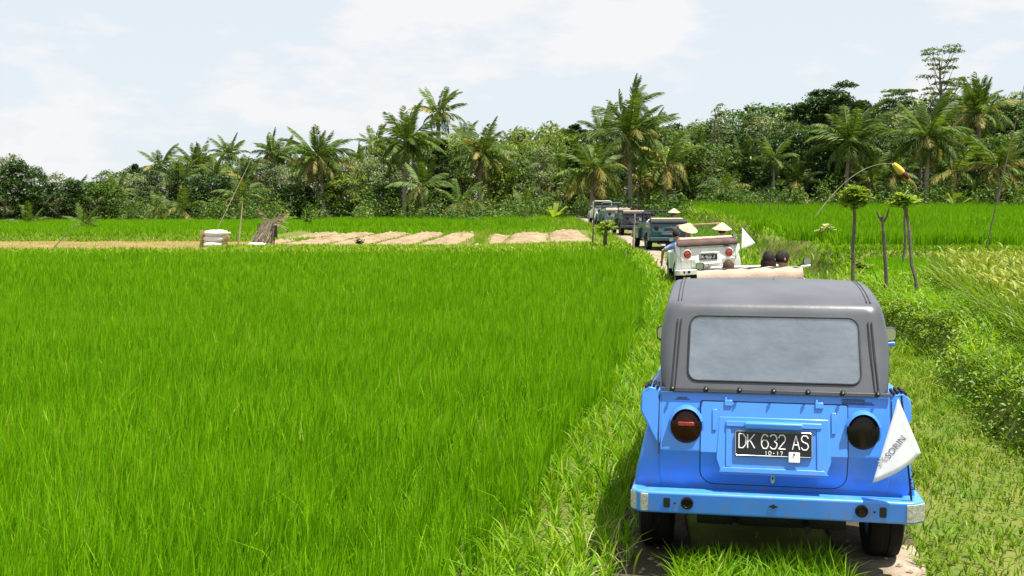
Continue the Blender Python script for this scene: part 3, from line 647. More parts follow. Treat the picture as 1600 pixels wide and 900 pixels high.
M_flag = leafy('white pennant cloth', [(0, (0.82, 0.82, 0.82)), (1, (0.86, 0.86, 0.86))], 0.42, 0.8, tcol=(1, 1, 1)); M_ink = surf('dark grey print', (0.13, 0.13, 0.14), 0.8); M_ink2 = surf('pale grey print', (0.42, 0.43, 0.45), 0.8)
flag('white lettered pennant hanging over the rear corner of the blue car', BLUE, BLUE_RZ)
flag('plain white pennant at the corner of the white car with brown top', CAR3, CAR3_RZ, False, ((0.72, 1.48), (0.70, 0.98), (1.02, 1.12)), ((0.72, 0.1, 0.5), (0.72, 0.06, 1.50)))
# paper tag pinned to the plate
tg = build('paper_tag', Mb().prism(rrect(0.083, 0.143, -0.028, 0.028, 0.004, 2), 'y', -0.003, 0.0), M_white, None, loc=(0, 0, 0))
tg.matrix_world = Matrix.Translation(BLUE) @ Matrix.Rotation(BLUE_RZ, 4, 'Z') @ Matrix.Translation((0, 0.064, 0.724)) @ Matrix.Rotation(R(-15.64), 4, 'X')
tag(tg, 'small white paper tag pinned to the number plate of the blue car', 'tag')
build('pin', Mb().lathe([(0.006, 0.0), (0.005, -0.006), (0, -0.007)], (0.112, -0.003, 0.016), 'y', 8), M_black, tg)
# ------------------------------------------------------------------ trees
M_bark = surf('grey brown bark', (0.13, 0.105, 0.075), 0.9, scale=3, bump=0.6, bscale=14, col2=(0.26, 0.22, 0.165))
M_palmbark = surf('ringed palm bark', (0.16, 0.13, 0.095), 0.9, scale=2, bump=0.6, bscale=9, col2=(0.30, 0.26, 0.20))
M_frond = leafy('palm frond green', [(0, (0.030, 0.068, 0.012)), (0.5, (0.072, 0.132, 0.018)), (1, (0.15, 0.195, 0.035))], 0.32, 0.55, spec=0.18)
M_frondy = leafy('yellowing palm frond', [(0, (0.09, 0.11, 0.02)), (0.5, (0.19, 0.19, 0.04)), (1, (0.36, 0.28, 0.09))], 0.3, 0.55, spec=0.18)
M_frondd = leafy('dry brown palm frond', [(0, (0.13, 0.08, 0.04)), (1, (0.32, 0.21, 0.12))], 0.2, 0.7, tcol=(1, .9, .8))
M_nut = surf('coconut husk', (0.20, 0.14, 0.035), 0.6, scale=6, col2=(0.14, 0.17, 0.03))
LEAFS = {
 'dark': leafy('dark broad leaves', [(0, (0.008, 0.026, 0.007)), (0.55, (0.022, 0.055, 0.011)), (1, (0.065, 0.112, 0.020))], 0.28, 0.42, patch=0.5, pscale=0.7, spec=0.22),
 'mid': leafy('mid green leaves', [(0, (0.018, 0.050, 0.009)), (0.55, (0.048, 0.105, 0.014)), (1, (0.125, 0.185, 0.028))], 0.32, 0.45, patch=0.5, pscale=0.7, spec=0.2),
 'light': leafy('yellow green leaves', [(0, (0.06, 0.11, 0.020)), (0.55, (0.13, 0.20, 0.032)), (1, (0.25, 0.29, 0.07))], 0.36, 0.45, patch=0.5, pscale=0.7, spec=0.2),
 'pale': leafy('pale dusty leaves', [(0, (0.07, 0.115, 0.050)), (0.55, (0.13, 0.175, 0.080)), (1, (0.25, 0.28, 0.16))], 0.34, 0.5, patch=0.4, pscale=0.7, spec=0.2),
 'feather': leafy('feathery leaves', [(0, (0.040, 0.085, 0.028)), (0.55, (0.085, 0.145, 0.045)), (1, (0.16, 0.22, 0.08))], 0.36, 0.5, patch=0.4, pscale=0.7),
}

def leaf_cloud(P, size, flat=0.5, rg=rng, up=None):
    """rhombic leaves at points P (n,3): returns V, F(tri), rnd"""
    n = len(P)
    nrm = rg.normal(size=(n, 3)); nrm[:, 2] = np.abs(nrm[:, 2]) + flat * 2
    nrm /= np.linalg.norm(nrm, axis=1)[:, None]
    t = np.cross(nrm, rg.normal(size=(n, 3))); t /= np.linalg.norm(t, axis=1)[:, None] + 1e-9
    b = np.cross(nrm, t)
    L_ = size * rg.uniform(0.6, 1.35, n)[:, None]; W_ = L_ * rg.uniform(0.35, 0.6, n)[:, None]
    dz = np.zeros((n, 3)); dz[:, 2] = -0.22
    V = np.stack([P - t * L_ / 2, P + b * W_ / 2 + t * L_ * 0.05, P + t * L_ / 2 + dz * L_, P - b * W_ / 2 + t * L_ * 0.05], 1).reshape(-1, 3)
    i = np.arange(n) * 4
    F = np.concatenate([np.stack([i, i + 1, i + 2], -1), np.stack([i, i + 2, i + 3], -1)])
    return V, F, np.repeat(rg.uniform(0, 1, n), 4)

def broadleaf_meshes(seed, Ht, rx, kind, n, leaf, matkey, low=0.12):
    rg = np.random.default_rng(seed); rd = random.Random(seed)
    cl = []                                       # leaf clumps: centre, radius
    nc = {'round': 30, 'cone': 24, 'umbrella': 54, 'sparse': 30, 'layer': 46, 'bush': 22}[kind]
    for k in range(nc):
        q = (k + 0.5) / nc; az = k * 2.39996 + rd.uniform(-.4, .4)
        if kind in ('round', 'bush'):
            z = low + (1 - low) * (q ** 0.85) * 0.93; prof = math.sqrt(max(0.03, 1 - ((z - 0.48) / 0.56) ** 2)); rr = rx * prof * rd.uniform(0.55, 1.0); cr = rx * rd.uniform(0.22, 0.40)
        elif kind == 'cone':
            z = low + (1 - low) * q * 0.95; rr = rx * (1.02 - q ** 1.4) * rd.uniform(0.5, 1.0); cr = rx * rd.uniform(0.25, 0.42) * (1.1 - 0.5 * q)
        elif kind == 'umbrella':
            z = 0.62 + 0.36 * rd.random() ** 0.8 if k > 8 else rd.uniform(0.30, 0.62); rr = rx * math.sqrt(rd.random()) * (1.0 if z > 0.6 else 0.8); z -= 0.16 * (rr / rx) ** 2; cr = rx * rd.uniform(0.16, 0.28)
        elif kind == 'layer':
            z = 0.46 + 0.52 * rd.random(); az = rd.uniform(0, 6.28); rr = rx * rd.uniform(0.1, 1.05) * (1.15 - 0.55 * max(0, z - 0.5) / 0.5); cr = rx * rd.uniform(0.08, 0.30)
        else:
            z = low + (1 - low) * q * 0.95; rr = rx * rd.uniform(0.2, 1.0) * math.sin(math.pi * min(0.95, 0.25 + 0.7 * q)); cr = rx * rd.uniform(0.16, 0.30)
        cl.append((Vector((rr * math.cos(az), rr * math.sin(az), z * Ht)), cr))
    tr = Mb(); r0 = 0.020 * Ht + 0.03; lean = Vector((rd.uniform(-.04, .04), rd.uniform(-.04, .04), 0)) * Ht
    tz = 0.70 if kind in ('umbrella',) else 0.9
    path = [Vector((0, 0, -0.3)) + lean * 0, Vector((0, 0, 0.2 * Ht)) + lean * .3, Vector((rd.uniform(-.02, .02) * Ht, 0, 0.45 * Ht)) + lean * .7, Vector((0, rd.uniform(-.02, .02) * Ht, tz * Ht)) + lean]
    tr.tube(path, [r0 * 1.25, r0, r0 * 0.7, r0 * 0.15], 7)
    for c, cr in cl:
        zz = min(max(0.15 * Ht, c.z - 0.55 * math.hypot(c.x, c.y) - 0.05 * Ht), tz * Ht * 0.92); f = zz / (tz * Ht)
        p0 = Vector((0, 0, zz)) + lean * f; mid = (p0 + c) / 2 + Vector((0, 0, -0.03 * Ht))
        rb = max(0.012, r0 * 0.42 * (1 - 0.6 * f)); tr.tube([p0, mid, c], [rb, rb * 0.6, rb * 0.18], 5)
    tme = tr.mesh('trunk'); tme.materials.append(M_bark)
    per = n // nc; pts = []
    zsq = {'layer': 0.34, 'umbrella': 0.5, 'sparse': 0.7}.get(kind, 0.72)
    for c, cr in cl:
        m = max(6, int(per * (cr / ((0.21 if nc > 40 else 0.28) * rx)) ** 1.4)); d = rg.normal(size=(m, 3)); d /= np.linalg.norm(d, axis=1)[:, None]
        d[:, 2] = np.where(d[:, 2] < -0.25, -d[:, 2] * 0.7, d[:, 2])
        rad = cr * (0.35 + 0.75 * rg.random(m) ** 0.6)
        pts.append(np.array(c)[None] + d * rad[:, None] * np.array([1.1, 1.1, zsq]))
    P = np.concatenate(pts); V, F, r_ = leaf_cloud(P, leaf, 0.45, rg)
    return tme, np_mesh('crown', V, F, LEAFS[matkey], r_)

def plant_tree(name, label, loc, meshes, cat='tree', group=None, rz=0.0, scale=1.0):
    root = empty(name, loc, rz); root.scale = (scale,) * 3 if not isinstance(scale, tuple) else scale
    tag(root, label, cat, group); link('trunk', meshes[0], None, root); link('crown', meshes[1], None, root)
    return root

# fronds: a rachis with two rows of hanging leaflets, unit length along +X
def frond_mesh(seed, droop, hang, mat, nl=34, ragged=0.15, curl=0.0):
    rg = random.Random(seed); V = []; F = []; rn = []
    n = 10; pts = []; p = Vector((0, 0, 0)); a = 0.0; side = 0.0
    for i in range(n + 1):
        pts.append(p.copy()); t = i / n
        a -= droop / n * (0.4 + 1.2 * t); side += curl / n
        p = p + Vector((math.cos(a) * math.cos(side), math.cos(a) * math.sin(side), math.sin(a))) / n
    def pos(t):
        f = min(n - 1e-6, t * n); i = int(f); return pts[i].lerp(pts[i + 1], f - i), (pts[i + 1] - pts[i]).normalized()
    for i in range(n):                                   # rachis, a flattened strip with thickness
        w0, w1 = 0.014 * (1 - i / n) + 0.003, 0.014 * (1 - (i + 1) / n) + 0.003; o = len(V)
        for q, w_ in ((pts[i], w0), (pts[i + 1], w1)): V += [q + Vector((0, w_, 0)), q + Vector((0, -w_, 0)), q + Vector((0, 0, -w_ * 1.2))]
        F += [(o, o + 1, o + 4), (o, o + 4, o + 3), (o + 1, o + 2, o + 5), (o + 1, o + 5, o + 4), (o + 2, o, o + 3), (o + 2, o + 3, o + 5)]; rn += [0.75] * 6
    for k in range(nl):
        t = 0.10 + 0.90 * k / (nl - 1)
        for s in (-1, 1):
            if rg.random() < ragged * 0.5: continue
            c, d = pos(t); ln = 0.235 * (math.sin(math.pi * min(1, 0.13 + 0.87 * t)) ** 0.55 + 0.12) * rg.uniform(0.82, 1.12)
            sd = d.cross(Vector((0, 0, 1)));  sd = sd.normalized() * s if sd.length > 0.05 else Vector((0, s, 0))
            up = sd.cross(d) * s
            h = hang * rg.uniform(0.7, 1.3)
            dr = (sd * math.cos(h) + d * 0.55 - Vector((0, 0, 1)) * math.sin(h)).normalized()
            tip = c + dr * ln + Vector((0, 0, -0.05 * ln)); wv = d * 0.016 * rg.uniform(0.8, 1.25)
            mid = c + dr * ln * 0.5; o = len(V); V += [c - wv * 0.5, c + wv * 0.5, mid + wv, tip, mid - wv]
            F += [(o, o + 1, o + 2), (o, o + 2, o + 4), (o + 4, o + 2, o + 3)]; rn += [rg.random()] * 5
    return np_mesh('frond', np.array([tuple(v) for v in V]), np.array(F), mat, np.array(rn))
FR = [frond_mesh(i, dr, hg, M_frond, curl=cu) for i, (dr, hg, cu) in enumerate([(0.5, 0.5, .1), (0.9, 0.7, -.1), (1.3, 0.8, .15), (1.7, 0.95, -.15), (2.1, 1.05, .1), (1.1, 0.6, .35)])]
FRY = [frond_mesh(20 + i, dr, hg, M_frondy) for i, (dr, hg) in enumerate([(1.0, 0.7), (1.6, 0.9), (2.1, 1.1)])]
FRD = [frond_mesh(30 + i, dr, 1.2, M_frondd, 22, 0.5) for i, dr in enumerate([0.9, 1.6])]

def palm(label, px, D, crown_py, base_py=None, flen=4.0, n=24, seed=0, lean=0.0, wind=0.0, yellow=0.12, dead=1, r=0.17, nuts=True, upright=0.0, name='coconut_palm', group='coconut palms in the tree belt', base_off=None):
    rd = random.Random(seed + 100); c = at(px, crown_py, D); bx = c.x - lean
    flen *= 0.80
    root = empty(name, (bx, D, Hs(bx, D))); tag(root, label, 'palm', group)
    top = Vector((lean, 0, c.z - root.location.z))
    if top.z > 0.6:
        pts = [Vector((lean * (t ** 1.7) , 0.25 * math.sin(2.3 * t + seed) * t * (1 - t), -0.2 + (top.z + 0.2) * t)) for t in np.linspace(0, 1, 9)]
        build('trunk', Mb().tube(pts, [r * (1.5 if i == 0 else 1.12 - 0.42 * i / 8) for i in range(9)], 8), M_palmbark, root)
    n = int(n * 1.3); wind = wind or 0.22
    for k in range(n):
        q = k / (n - 1); az = k * 2.39996 + rd.uniform(-.25, .25)
        pitch = R(84 - 122 * q ** 0.85 + rd.uniform(-15, 15)) + upright * (1 - q)
        if wind:                                          # fronds swept to one side
            ax, ay = math.cos(az), math.sin(az); az = math.atan2(ay, ax + wind * (0.4 + 0.6 * math.sin(max(0, pitch))))
        L_ = flen * (0.80 + 0.30 * math.sin(math.pi * min(1, 0.25 + q * 0.8))) * rd.uniform(0.78, 1.14)
        if q < 0.2: me = FR[rd.choice((0, 1))]
        elif q < 0.55: me = FR[rd.choice((1, 2, 5))]
        else: me = FR[rd.choice((2, 3, 4))]
        if q > 0.3 and rd.random() < yellow: me = rd.choice(FRY)
        o = link('frond', me, None, root, top + Vector((0.10 * math.cos(az), 0.10 * math.sin(az), 0.05)))
        o.rotation_euler = (Matrix.Rotation(az, 3, 'Z') @ Matrix.Rotation(-pitch, 3, 'Y') @ Matrix.Rotation(rd.uniform(-.5, .5), 3, 'X')).to_euler(); o.scale = (L_,) * 3
    for k in range(dead):
        az = rd.uniform(0, 6.28); o = link('dry_frond', FRD[k % 2], None, root, top); o.scale = (flen * 0.8,) * 3
        o.rotation_euler = (Matrix.Rotation(az, 3, 'Z') @ Matrix.Rotation(R(55), 3, 'Y')).to_euler()
    if nuts and top.z > 2:
        for k in range(5):
            a = k * 1.3 + seed
            build('coconut', Mb().lathe([(0, -0.13), (0.08, -0.10), (0.115, 0), (0.08, 0.10), (0, 0.13)], (top.x + 0.24 * math.cos(a), top.y + 0.24 * math.sin(a), top.z - 0.22 - 0.06 * (k % 2)), 'z', 8), M_nut, root)
    return root

# labelled palms, left to right
palm('small coconut palm with sparse thin crown at left behind the banana clump', 250, 118, 262, flen=3.4, n=16, seed=1, nuts=False)
palm('coconut palm with pointed upright crown left of the small round palm', 307, 112, 262, flen=3.6, n=18, seed=2, upright=0.3)
palm('small star shaped coconut palm standing clear above the trees at left', 357, 125, 243, flen=3.1, n=18, seed=3, yellow=0.0)
palm('shaggy twin headed coconut palm left of the yellowing one', 424, 118, 238, flen=3.0, n=18, seed=4, dead=3, r=0.2)
palm('shaggy coconut palm with hanging dry fronds beside its twin', 441, 119, 246, flen=3.0, n=16, seed=5, dead=5, r=0.2)
palm('yellowing coconut palm with slim pale bare trunk left of centre', 497, 100, 247, flen=3.9, n=28, seed=6, yellow=0.38, dead=2, lean=-0.5)
palm('small dark coconut palm between the yellowing one and the biggest one', 587, 122, 228, flen=3.0, n=18, seed=7)
palm('biggest coconut palm of the left group with a wide drooping crown', 636, 98, 224, flen=4.4, n=30, seed=8, yellow=0.1, dead=3, lean=0.3, wind=0.15)
palm('tallest coconut palm of the left group with thick bare stem', 685, 112, 177, flen=3.3, n=20, seed=9, wind=0.2, r=0.26, dead=2)
palm('coconut palm with yellow lower fronds above the dark bushy tree', 752, 99, 240, flen=3.9, n=28, seed=10, yellow=0.35, dead=2, lean=0.15)
palm('far coconut palm tuft peeping over the trees right of the tallest palm', 727, 130, 215, flen=2.6, n=14, seed=11, nuts=False, dead=0)
palm('far low palm tuft above the pale trees left of centre gap', 797, 132, 222, flen=2.6, n=14, seed=12, nuts=False, dead=0)
palm('windswept tall coconut palm with fronds streaming over the convoy', 981, 92, 215, flen=4.6, n=26, seed=13, yellow=0.25, dead=3, lean=-0.3, wind=0.55, upright=0.35, r=0.2)
palm('coconut palm top streaming to the right above the windswept palm', 986, 96, 168, flen=3.4, n=11, seed=14, yellow=0.0, dead=0, wind=1.1, upright=0.4, nuts=False, r=0.12)
palm('ragged coconut palm with brown hanging fronds left of the windswept palm', 928, 88, 268, flen=3.7, n=24, seed=15, yellow=0.4, dead=6, lean=0.15)
palm('coconut palm tuft behind and left of the windswept palm', 940, 104, 205, flen=3.3, n=16, seed=16, yellow=0.1, dead=1, wind=0.4)
palm('slender far palm right of the windswept palm', 1018, 108, 200, flen=2.9, n=13, seed=17, wind=0.5, nuts=False)
palm('young palm with pale arching fronds right of the windswept palm', 1040, 93, 258, flen=3.8, n=16, seed=18, yellow=0.5, dead=1)
palm('dark slim palm in front of the shady trees at right', 1210, 88, 248, flen=2.6, n=18, seed=19, yellow=0.0, dead=1, r=0.11)
palm('dark coconut palm below the big umbrella crowned tree', 1328, 86, 222, flen=4.2, n=28, seed=20, yellow=0.05, dead=2, lean=0.2)
palm('broad coconut palm with drooping lit fronds at right', 1450, 84, 214, flen=4.2, n=30, seed=21, yellow=0.12, dead=2)
palm('coconut palm with upright crown near the right edge of the tree belt', 1530, 96, 178, flen=3.9, n=26, seed=22, yellow=0.2, upright=0.35, dead=3, r=0.22)
palm('coconut palm with pale bowed fronds low at the right edge', 1560, 84, 262, flen=3.9, n=18, seed=23, yellow=0.55, dead=2)
palm('low palm with fanned fronds beside the broad palm at right', 1395, 90, 270, flen=3.0, n=18, seed=24, yellow=0.2, dead=1)
rd = random.Random(77)
for i, (px, D, cy, fl) in enumerate([(280, 104, 285, 2.8), (335, 108, 278, 2.7), (385, 103, 285, 2.8), (470, 112, 268, 2.6), (520, 108, 285, 2.8), (562, 112, 262, 2.7), (612, 110, 275, 2.8), (662, 112, 258, 2.6), (712, 106, 280, 2.8), (775, 110, 262, 2.7),
      (828, 112, 262, 2.7), (872, 100, 285, 2.9), (905, 98, 300, 2.8), (1000, 96, 285, 2.9), (1070, 100, 275, 2.8), (1092, 98, 255, 2.8), (1160, 96, 265, 2.8), (1245, 88, 285, 2.6), (1360, 88, 285, 2.8), (1490, 88, 268, 2.9), (1590, 88, 280, 2.9), (180, 100, 305, 2.5), (110, 96, 312, 2.4)]):
    palm('palm half buried among the leafy trees of the belt', px, D, cy, flen=fl * 1.1, n=13, seed=300 + i, yellow=rd.uniform(0.1, 0.5), dead=rd.choice((0, 1, 2, 3)), nuts=False, r=0.13, lean=rd.uniform(-.5, .5), upright=rd.uniform(-.1, .35), group='palms half buried in the belt')
# young stemless palms at the foot of the belt
for i, (px, D, cy, fl, lb) in enumerate([
    (45, 78, 352, 2.0, 'young stemless palm by the dark trees at the far left'), (130, 66, 350, 1.5, 'young stemless palm standing in the left rice strip'), (285, 96, 330, 3.0, 'young yellowish palm with long arching fronds at left'),
    (245, 100, 325, 2.7, 'young palm half hidden left of the yellowish one'), (375, 96, 305, 3.2, 'young tall palm behind the brushwood shelter'), (205, 98, 335, 2.4, 'young palm with bowed pale fronds in the left undergrowth'),
    (660, 92, 292, 3.1, 'young palm between the biggest palm and the dark bushy tree'), (718, 95, 318, 2.8, 'young palm at the foot of the yellow fronded palm'), (820, 92, 325, 2.6, 'young palm with lit fronds at the foot of the pale trees'),
    (1130, 88, 295, 2.6, 'young palm at the foot of the sparse pale tree')]):
    palm(lb, px, D, cy, flen=fl, n=13, seed=40 + i, nuts=False, upright=-0.1, yellow=0.35, dead=1, r=0.12, name='young_palm', group='young palms in the undergrowth')

def tree_at(name, label, px, D, top_py, wpx, kind, matkey, n, leaf, seed, low=0.12, group=None):
    n = int(n * 1.5); leaf *= 0.84
    c = at(px, top_py, D); z0 = Hs(c.x, D); Ht = c.z - z0; rx = wpx / 2 / FPX * D
    return plant_tree(name, label, (c.x, D, z0), broadleaf_meshes(seed, Ht, rx, kind, n, leaf, matkey, low), group=group)
T = [  # label, px, D, top, width px, kind, leaves, count, leaf, low
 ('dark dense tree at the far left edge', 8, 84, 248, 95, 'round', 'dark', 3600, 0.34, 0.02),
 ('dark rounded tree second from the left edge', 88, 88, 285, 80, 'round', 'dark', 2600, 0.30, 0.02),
 ('mid green bushy tree left of the pointed dark tree', 150, 92, 283, 80, 'round', 'mid', 2600, 0.30, 0.02),
 ('pointed dark tree rising above the belt at left', 211, 112, 254, 48, 'cone', 'dark', 1700, 0.34, 0.1),
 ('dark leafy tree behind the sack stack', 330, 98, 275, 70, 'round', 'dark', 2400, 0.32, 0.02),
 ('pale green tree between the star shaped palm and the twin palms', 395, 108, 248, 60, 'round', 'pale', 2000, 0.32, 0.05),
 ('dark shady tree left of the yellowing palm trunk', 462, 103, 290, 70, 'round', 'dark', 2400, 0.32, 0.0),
 ('yellow green tree right of the yellowing palm', 545, 101, 268, 80, 'round', 'light', 2600, 0.32, 0.0),
 ('yellow green low tree left of the biggest palm', 600, 99, 288, 60, 'round', 'mid', 2000, 0.30, 0.0),
 ('tall dark bushy tree between the biggest and the yellow fronded palm', 690, 103, 215, 74, 'cone', 'dark', 3600, 0.36, 0.0),
 ('pale dusty tree right of the yellow fronded palm', 800, 110, 232, 85, 'round', 'pale', 2800, 0.34, 0.0),
 ('sparse pale tree with thin branches in the middle of the belt', 845, 97, 228, 80, 'sparse', 'pale', 2000, 0.26, 0.15),
 ('dark domed tree top left of the windswept palm', 895, 118, 190, 62, 'umbrella', 'dark', 3200, 0.40, 0.3),
 ('dark shady tree behind the ragged palm', 900, 104, 240, 80, 'round', 'dark', 2400, 0.34, 0.0),
 ('small dark tree top right of the slender far palm', 1050, 116, 190, 52, 'round', 'dark', 1500, 0.36, 0.3),
 ('yellow green bushy tree right of the windswept palm', 1055, 97, 222, 90, 'round', 'light', 3000, 0.32, 0.0),
 ('bare pale leaved tree with open crown before the sky', 1122, 100, 158, 60, 'sparse', 'pale', 620, 0.34, 0.25),
 ('mid green tree below the open crowned pale tree', 1112, 95, 225, 95, 'round', 'mid', 3000, 0.32, 0.0),
 ('feathery flat topped tree right of the open crowned tree', 1178, 112, 165, 84, 'layer', 'feather', 2800, 0.30, 0.3),
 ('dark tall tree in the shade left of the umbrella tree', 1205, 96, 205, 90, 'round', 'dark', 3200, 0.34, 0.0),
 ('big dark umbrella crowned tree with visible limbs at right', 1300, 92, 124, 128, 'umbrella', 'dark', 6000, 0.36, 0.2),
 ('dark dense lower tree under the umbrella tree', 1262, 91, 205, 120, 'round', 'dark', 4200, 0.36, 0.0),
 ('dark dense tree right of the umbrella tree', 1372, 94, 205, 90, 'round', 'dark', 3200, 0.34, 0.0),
 ('feathery layered tree left of the tall airy one', 1412, 108, 136, 84, 'layer', 'feather', 2800, 0.30, 0.3),
 ('tall airy tree with flat feathery layers highest in the picture', 1478, 104, 66, 108, 'layer', 'feather', 2400, 0.30, 0.3),
 ('mid green tree behind the broad palm', 1440, 98, 188, 110, 'round', 'mid', 3400, 0.34, 0.0),
 ('pale green tree at the right behind the upright palm', 1572, 106, 150, 95, 'round', 'pale', 3000, 0.34, 0.1),
 ('mid green bushy tree low at the right edge', 1590, 90, 200, 100, 'round', 'mid', 3200, 0.32, 0.0),
 ('dark shrubby tree between the broad and the upright palm', 1500, 92, 205, 90, 'round', 'mid', 3000, 0.32, 0.0)]
for i, (lb, px, D, tp, wp, kd, mk, n, lf, lo) in enumerate(T):
    tree_at('broadleaf_tree', lb, px, D, tp, wp, kd, mk, n, lf, 200 + i, lo, 'broadleaf trees in the tree belt')

# rows of trees further back that close the belt
FILL = [broadleaf_meshes(500 + i, 6.0, 2.9, k, 3400, 0.30, m, 0.0) for i, (k, m) in enumerate([('round', 'dark'), ('round', 'mid'), ('round', 'light'), ('round', 'pale'), ('round', 'mid'), ('round', 'dark')])]
rd = random.Random(5)
sky_y = lambda px: float(np.interp(px, [-150, 0, 60, 160, 300, 450, 560, 700, 800, 900, 1000, 1100, 1200, 1300, 1400, 1500, 1600, 1800], [262, 252, 282, 276, 256, 249, 238, 216, 210, 198, 194, 194, 170, 162, 160, 154, 152, 150]))
for row, (D, dl) in enumerate(((106, 6), (120, -8))):
    px = -170 + 20 * row
    while px < 1790:
        if not (row == 0 and False):
            d = D + rd.uniform(-4, 4); c = at(px, sky_y(px) + dl + rd.uniform(-8, 12), d); z0 = Hs(c.x, d); s = (c.z - z0) / 6.0
            plant_tree('belt_tree', 'tree crown closing the gaps at the back of the tree belt', (c.x, d, z0), rd.choice(FILL), group='trees at the back of the belt', rz=rd.uniform(0, 6.28), scale=(max(0.75, s * 0.9), max(0.75, s * 0.9), s))
        px += rd.uniform(38, 58)

# undergrowth along the foot of the belt
pts = []; rg = np.random.default_rng(11)
for k in range(330):
    px = rg.uniform(-120, 1720); D = rg.uniform(83, 100) + (6 if px < 700 else 0) - (6 if px > 1150 else 0)
    if 905 < px < 1015: D = rg.uniform(90, 100)
    x = (px - 800) / FPX * D; h = rg.uniform(0.7, 2.6); r_ = rg.uniform(0.6, 1.5); m = 230
    if abs(x - float(rc(D))) < 2.6 + r_ and D < 90: continue
    d = rg.normal(size=(m, 3)); d /= np.linalg.norm(d, axis=1)[:, None]; d[:, 2] = np.abs(d[:, 2])
    p = d * (0.5 + 0.6 * rg.random(m) ** 0.5)[:, None] * np.array([r_, r_, h]) + np.array([x, D, Hs(x, D)])
    pts.append(np.concatenate([p, np.full((m, 1), rg.uniform(-0.3, 0.3))], 1))
P = np.concatenate(pts); V, F, r_ = leaf_cloud(P[:, :3], 0.22, 0.5, rg)
r_ = np.clip(r_ + np.repeat(P[:, 3], 4), 0, 1)
tag(link('undergrowth', np_mesh('undergrowth', V, F, LEAFS['mid'], r_)), 'tangled green undergrowth along the foot of the tree belt', 'undergrowth', kind='stuff')
# ------------------------------------------------------------------ rice and grass, blade by blade
def blades(P, h, w, lean, az, seg, rnd, curve=1.0, rg=rng, face=None):
    """strips of blade rooted at P: seg segments, leaning by 'lean' (fraction of height) towards az"""
    n = len(P); d = np.stack([np.cos(az), np.sin(az), np.zeros(n)], -1)
    fa = rg.uniform(0, 2 * np.pi, n) if face is None else face
    s = np.stack([np.cos(fa), np.sin(fa), np.zeros(n)], -1) * (w / 2)[:, None]
    rows = []
    for k in range(seg + 1):
        t = k / seg; c = P + d * (lean * h * t ** (1 + curve))[:, None]
        c = c + np.stack([np.zeros(n), np.zeros(n), h * (t - 0.38 * lean * t ** 3 * np.minimum(curve, 1))], -1)
        if k == seg: rows.append(c[:, None])
        else:
            q = (0.75 + 0.5 * t) if t < 0.5 else (1.25 - 0.75 * (t - 0.5))
            rows.append(np.stack([c - s * q, c + s * q], 1))
    V = np.concatenate(rows, 1); m = V.shape[1]; i = (np.arange(n) * m)[:, None]; F = []
    for k in range(seg):
        a = 2 * k
        if k < seg - 1: F += [i + np.array([[a, a + 1, a + 3]]), i + np.array([[a, a + 3, a + 2]])]
        else: F += [i + np.array([[a, a + 1, a + 2]])]
    return V.reshape(-1, 3), np.concatenate(F), np.repeat(rnd, m)
def join(parts):
    V = []; F = []; r_ = []; o = 0
    for v, f, q in parts:
        V.append(v); F.append(f + o); r_.append(q); o += len(v)
    return np.concatenate(V), np.concatenate(F), np.concatenate(r_)
def scatter(n, x0, x1, y0, y1, keep, rg):
    x = rg.uniform(x0, x1, n); y = rg.uniform(y0, y1, n); k = keep(x, y); return x[k], y[k]
def inview(x, y, m=2.0): return (x > -0.47 * y - m) & (x < 0.47 * y + m)

M_rice = leafy('young rice blades', [(0, (0.070, 0.205, 0.002)), (0.45, (0.165, 0.38, 0.002)), (0.85, (0.25, 0.47, 0.004)), (1, (0.40, 0.46, 0.08))], 0.42, 0.6, patch=0.45, pscale=0.35, spec=0.12, tcol=(1.25, 1.3, 0.3))
M_rice2 = leafy('far rice blades', [(0, (0.075, 0.20, 0.003)), (0.5, (0.145, 0.32, 0.003)), (1, (0.22, 0.40, 0.008))], 0.42, 0.6, patch=0.4, pscale=0.3, spec=0.1, tcol=(1.25, 1.3, 0.3))
M_grass = leafy('verge grass blades', [(0, (0.065, 0.18, 0.005)), (0.5, (0.145, 0.29, 0.007)), (0.85, (0.24, 0.34, 0.018)), (1, (0.42, 0.38, 0.14))], 0.4, 0.5, patch=0.6, pscale=1.2, spec=0.15, tcol=(1.3, 1.3, 0.3))
M_dry = leafy('short yellowing grass', [(0, (0.08, 0.18, 0.008)), (0.55, (0.17, 0.28, 0.012)), (0.88, (0.27, 0.31, 0.04)), (1, (0.42, 0.34, 0.16))], 0.35, 0.6, patch=0.7, pscale=1.6, spec=0.2)
M_pale = leafy('pale bent grass', [(0, (0.22, 0.28, 0.10)), (1, (0.5, 0.5, 0.28))], 0.35, 0.5)
M_ripe = leafy('ripening rice', [(0, (0.08, 0.18, 0.008)), (0.5, (0.15, 0.27, 0.012)), (1, (0.26, 0.33, 0.03))], 0.4, 0.5, patch=0.3, pscale=1.0)
M_ear = leafy('golden rice ears', [(0, (0.19, 0.28, 0.02)), (1, (0.34, 0.37, 0.055))], 0.3, 0.6)
M_weed = leafy('roadside weeds', [(0, (0.075, 0.17, 0.008)), (0.5, (0.17, 0.30, 0.012)), (1, (0.30, 0.40, 0.035))], 0.38, 0.5, patch=0.5, pscale=1.5, spec=0.4)

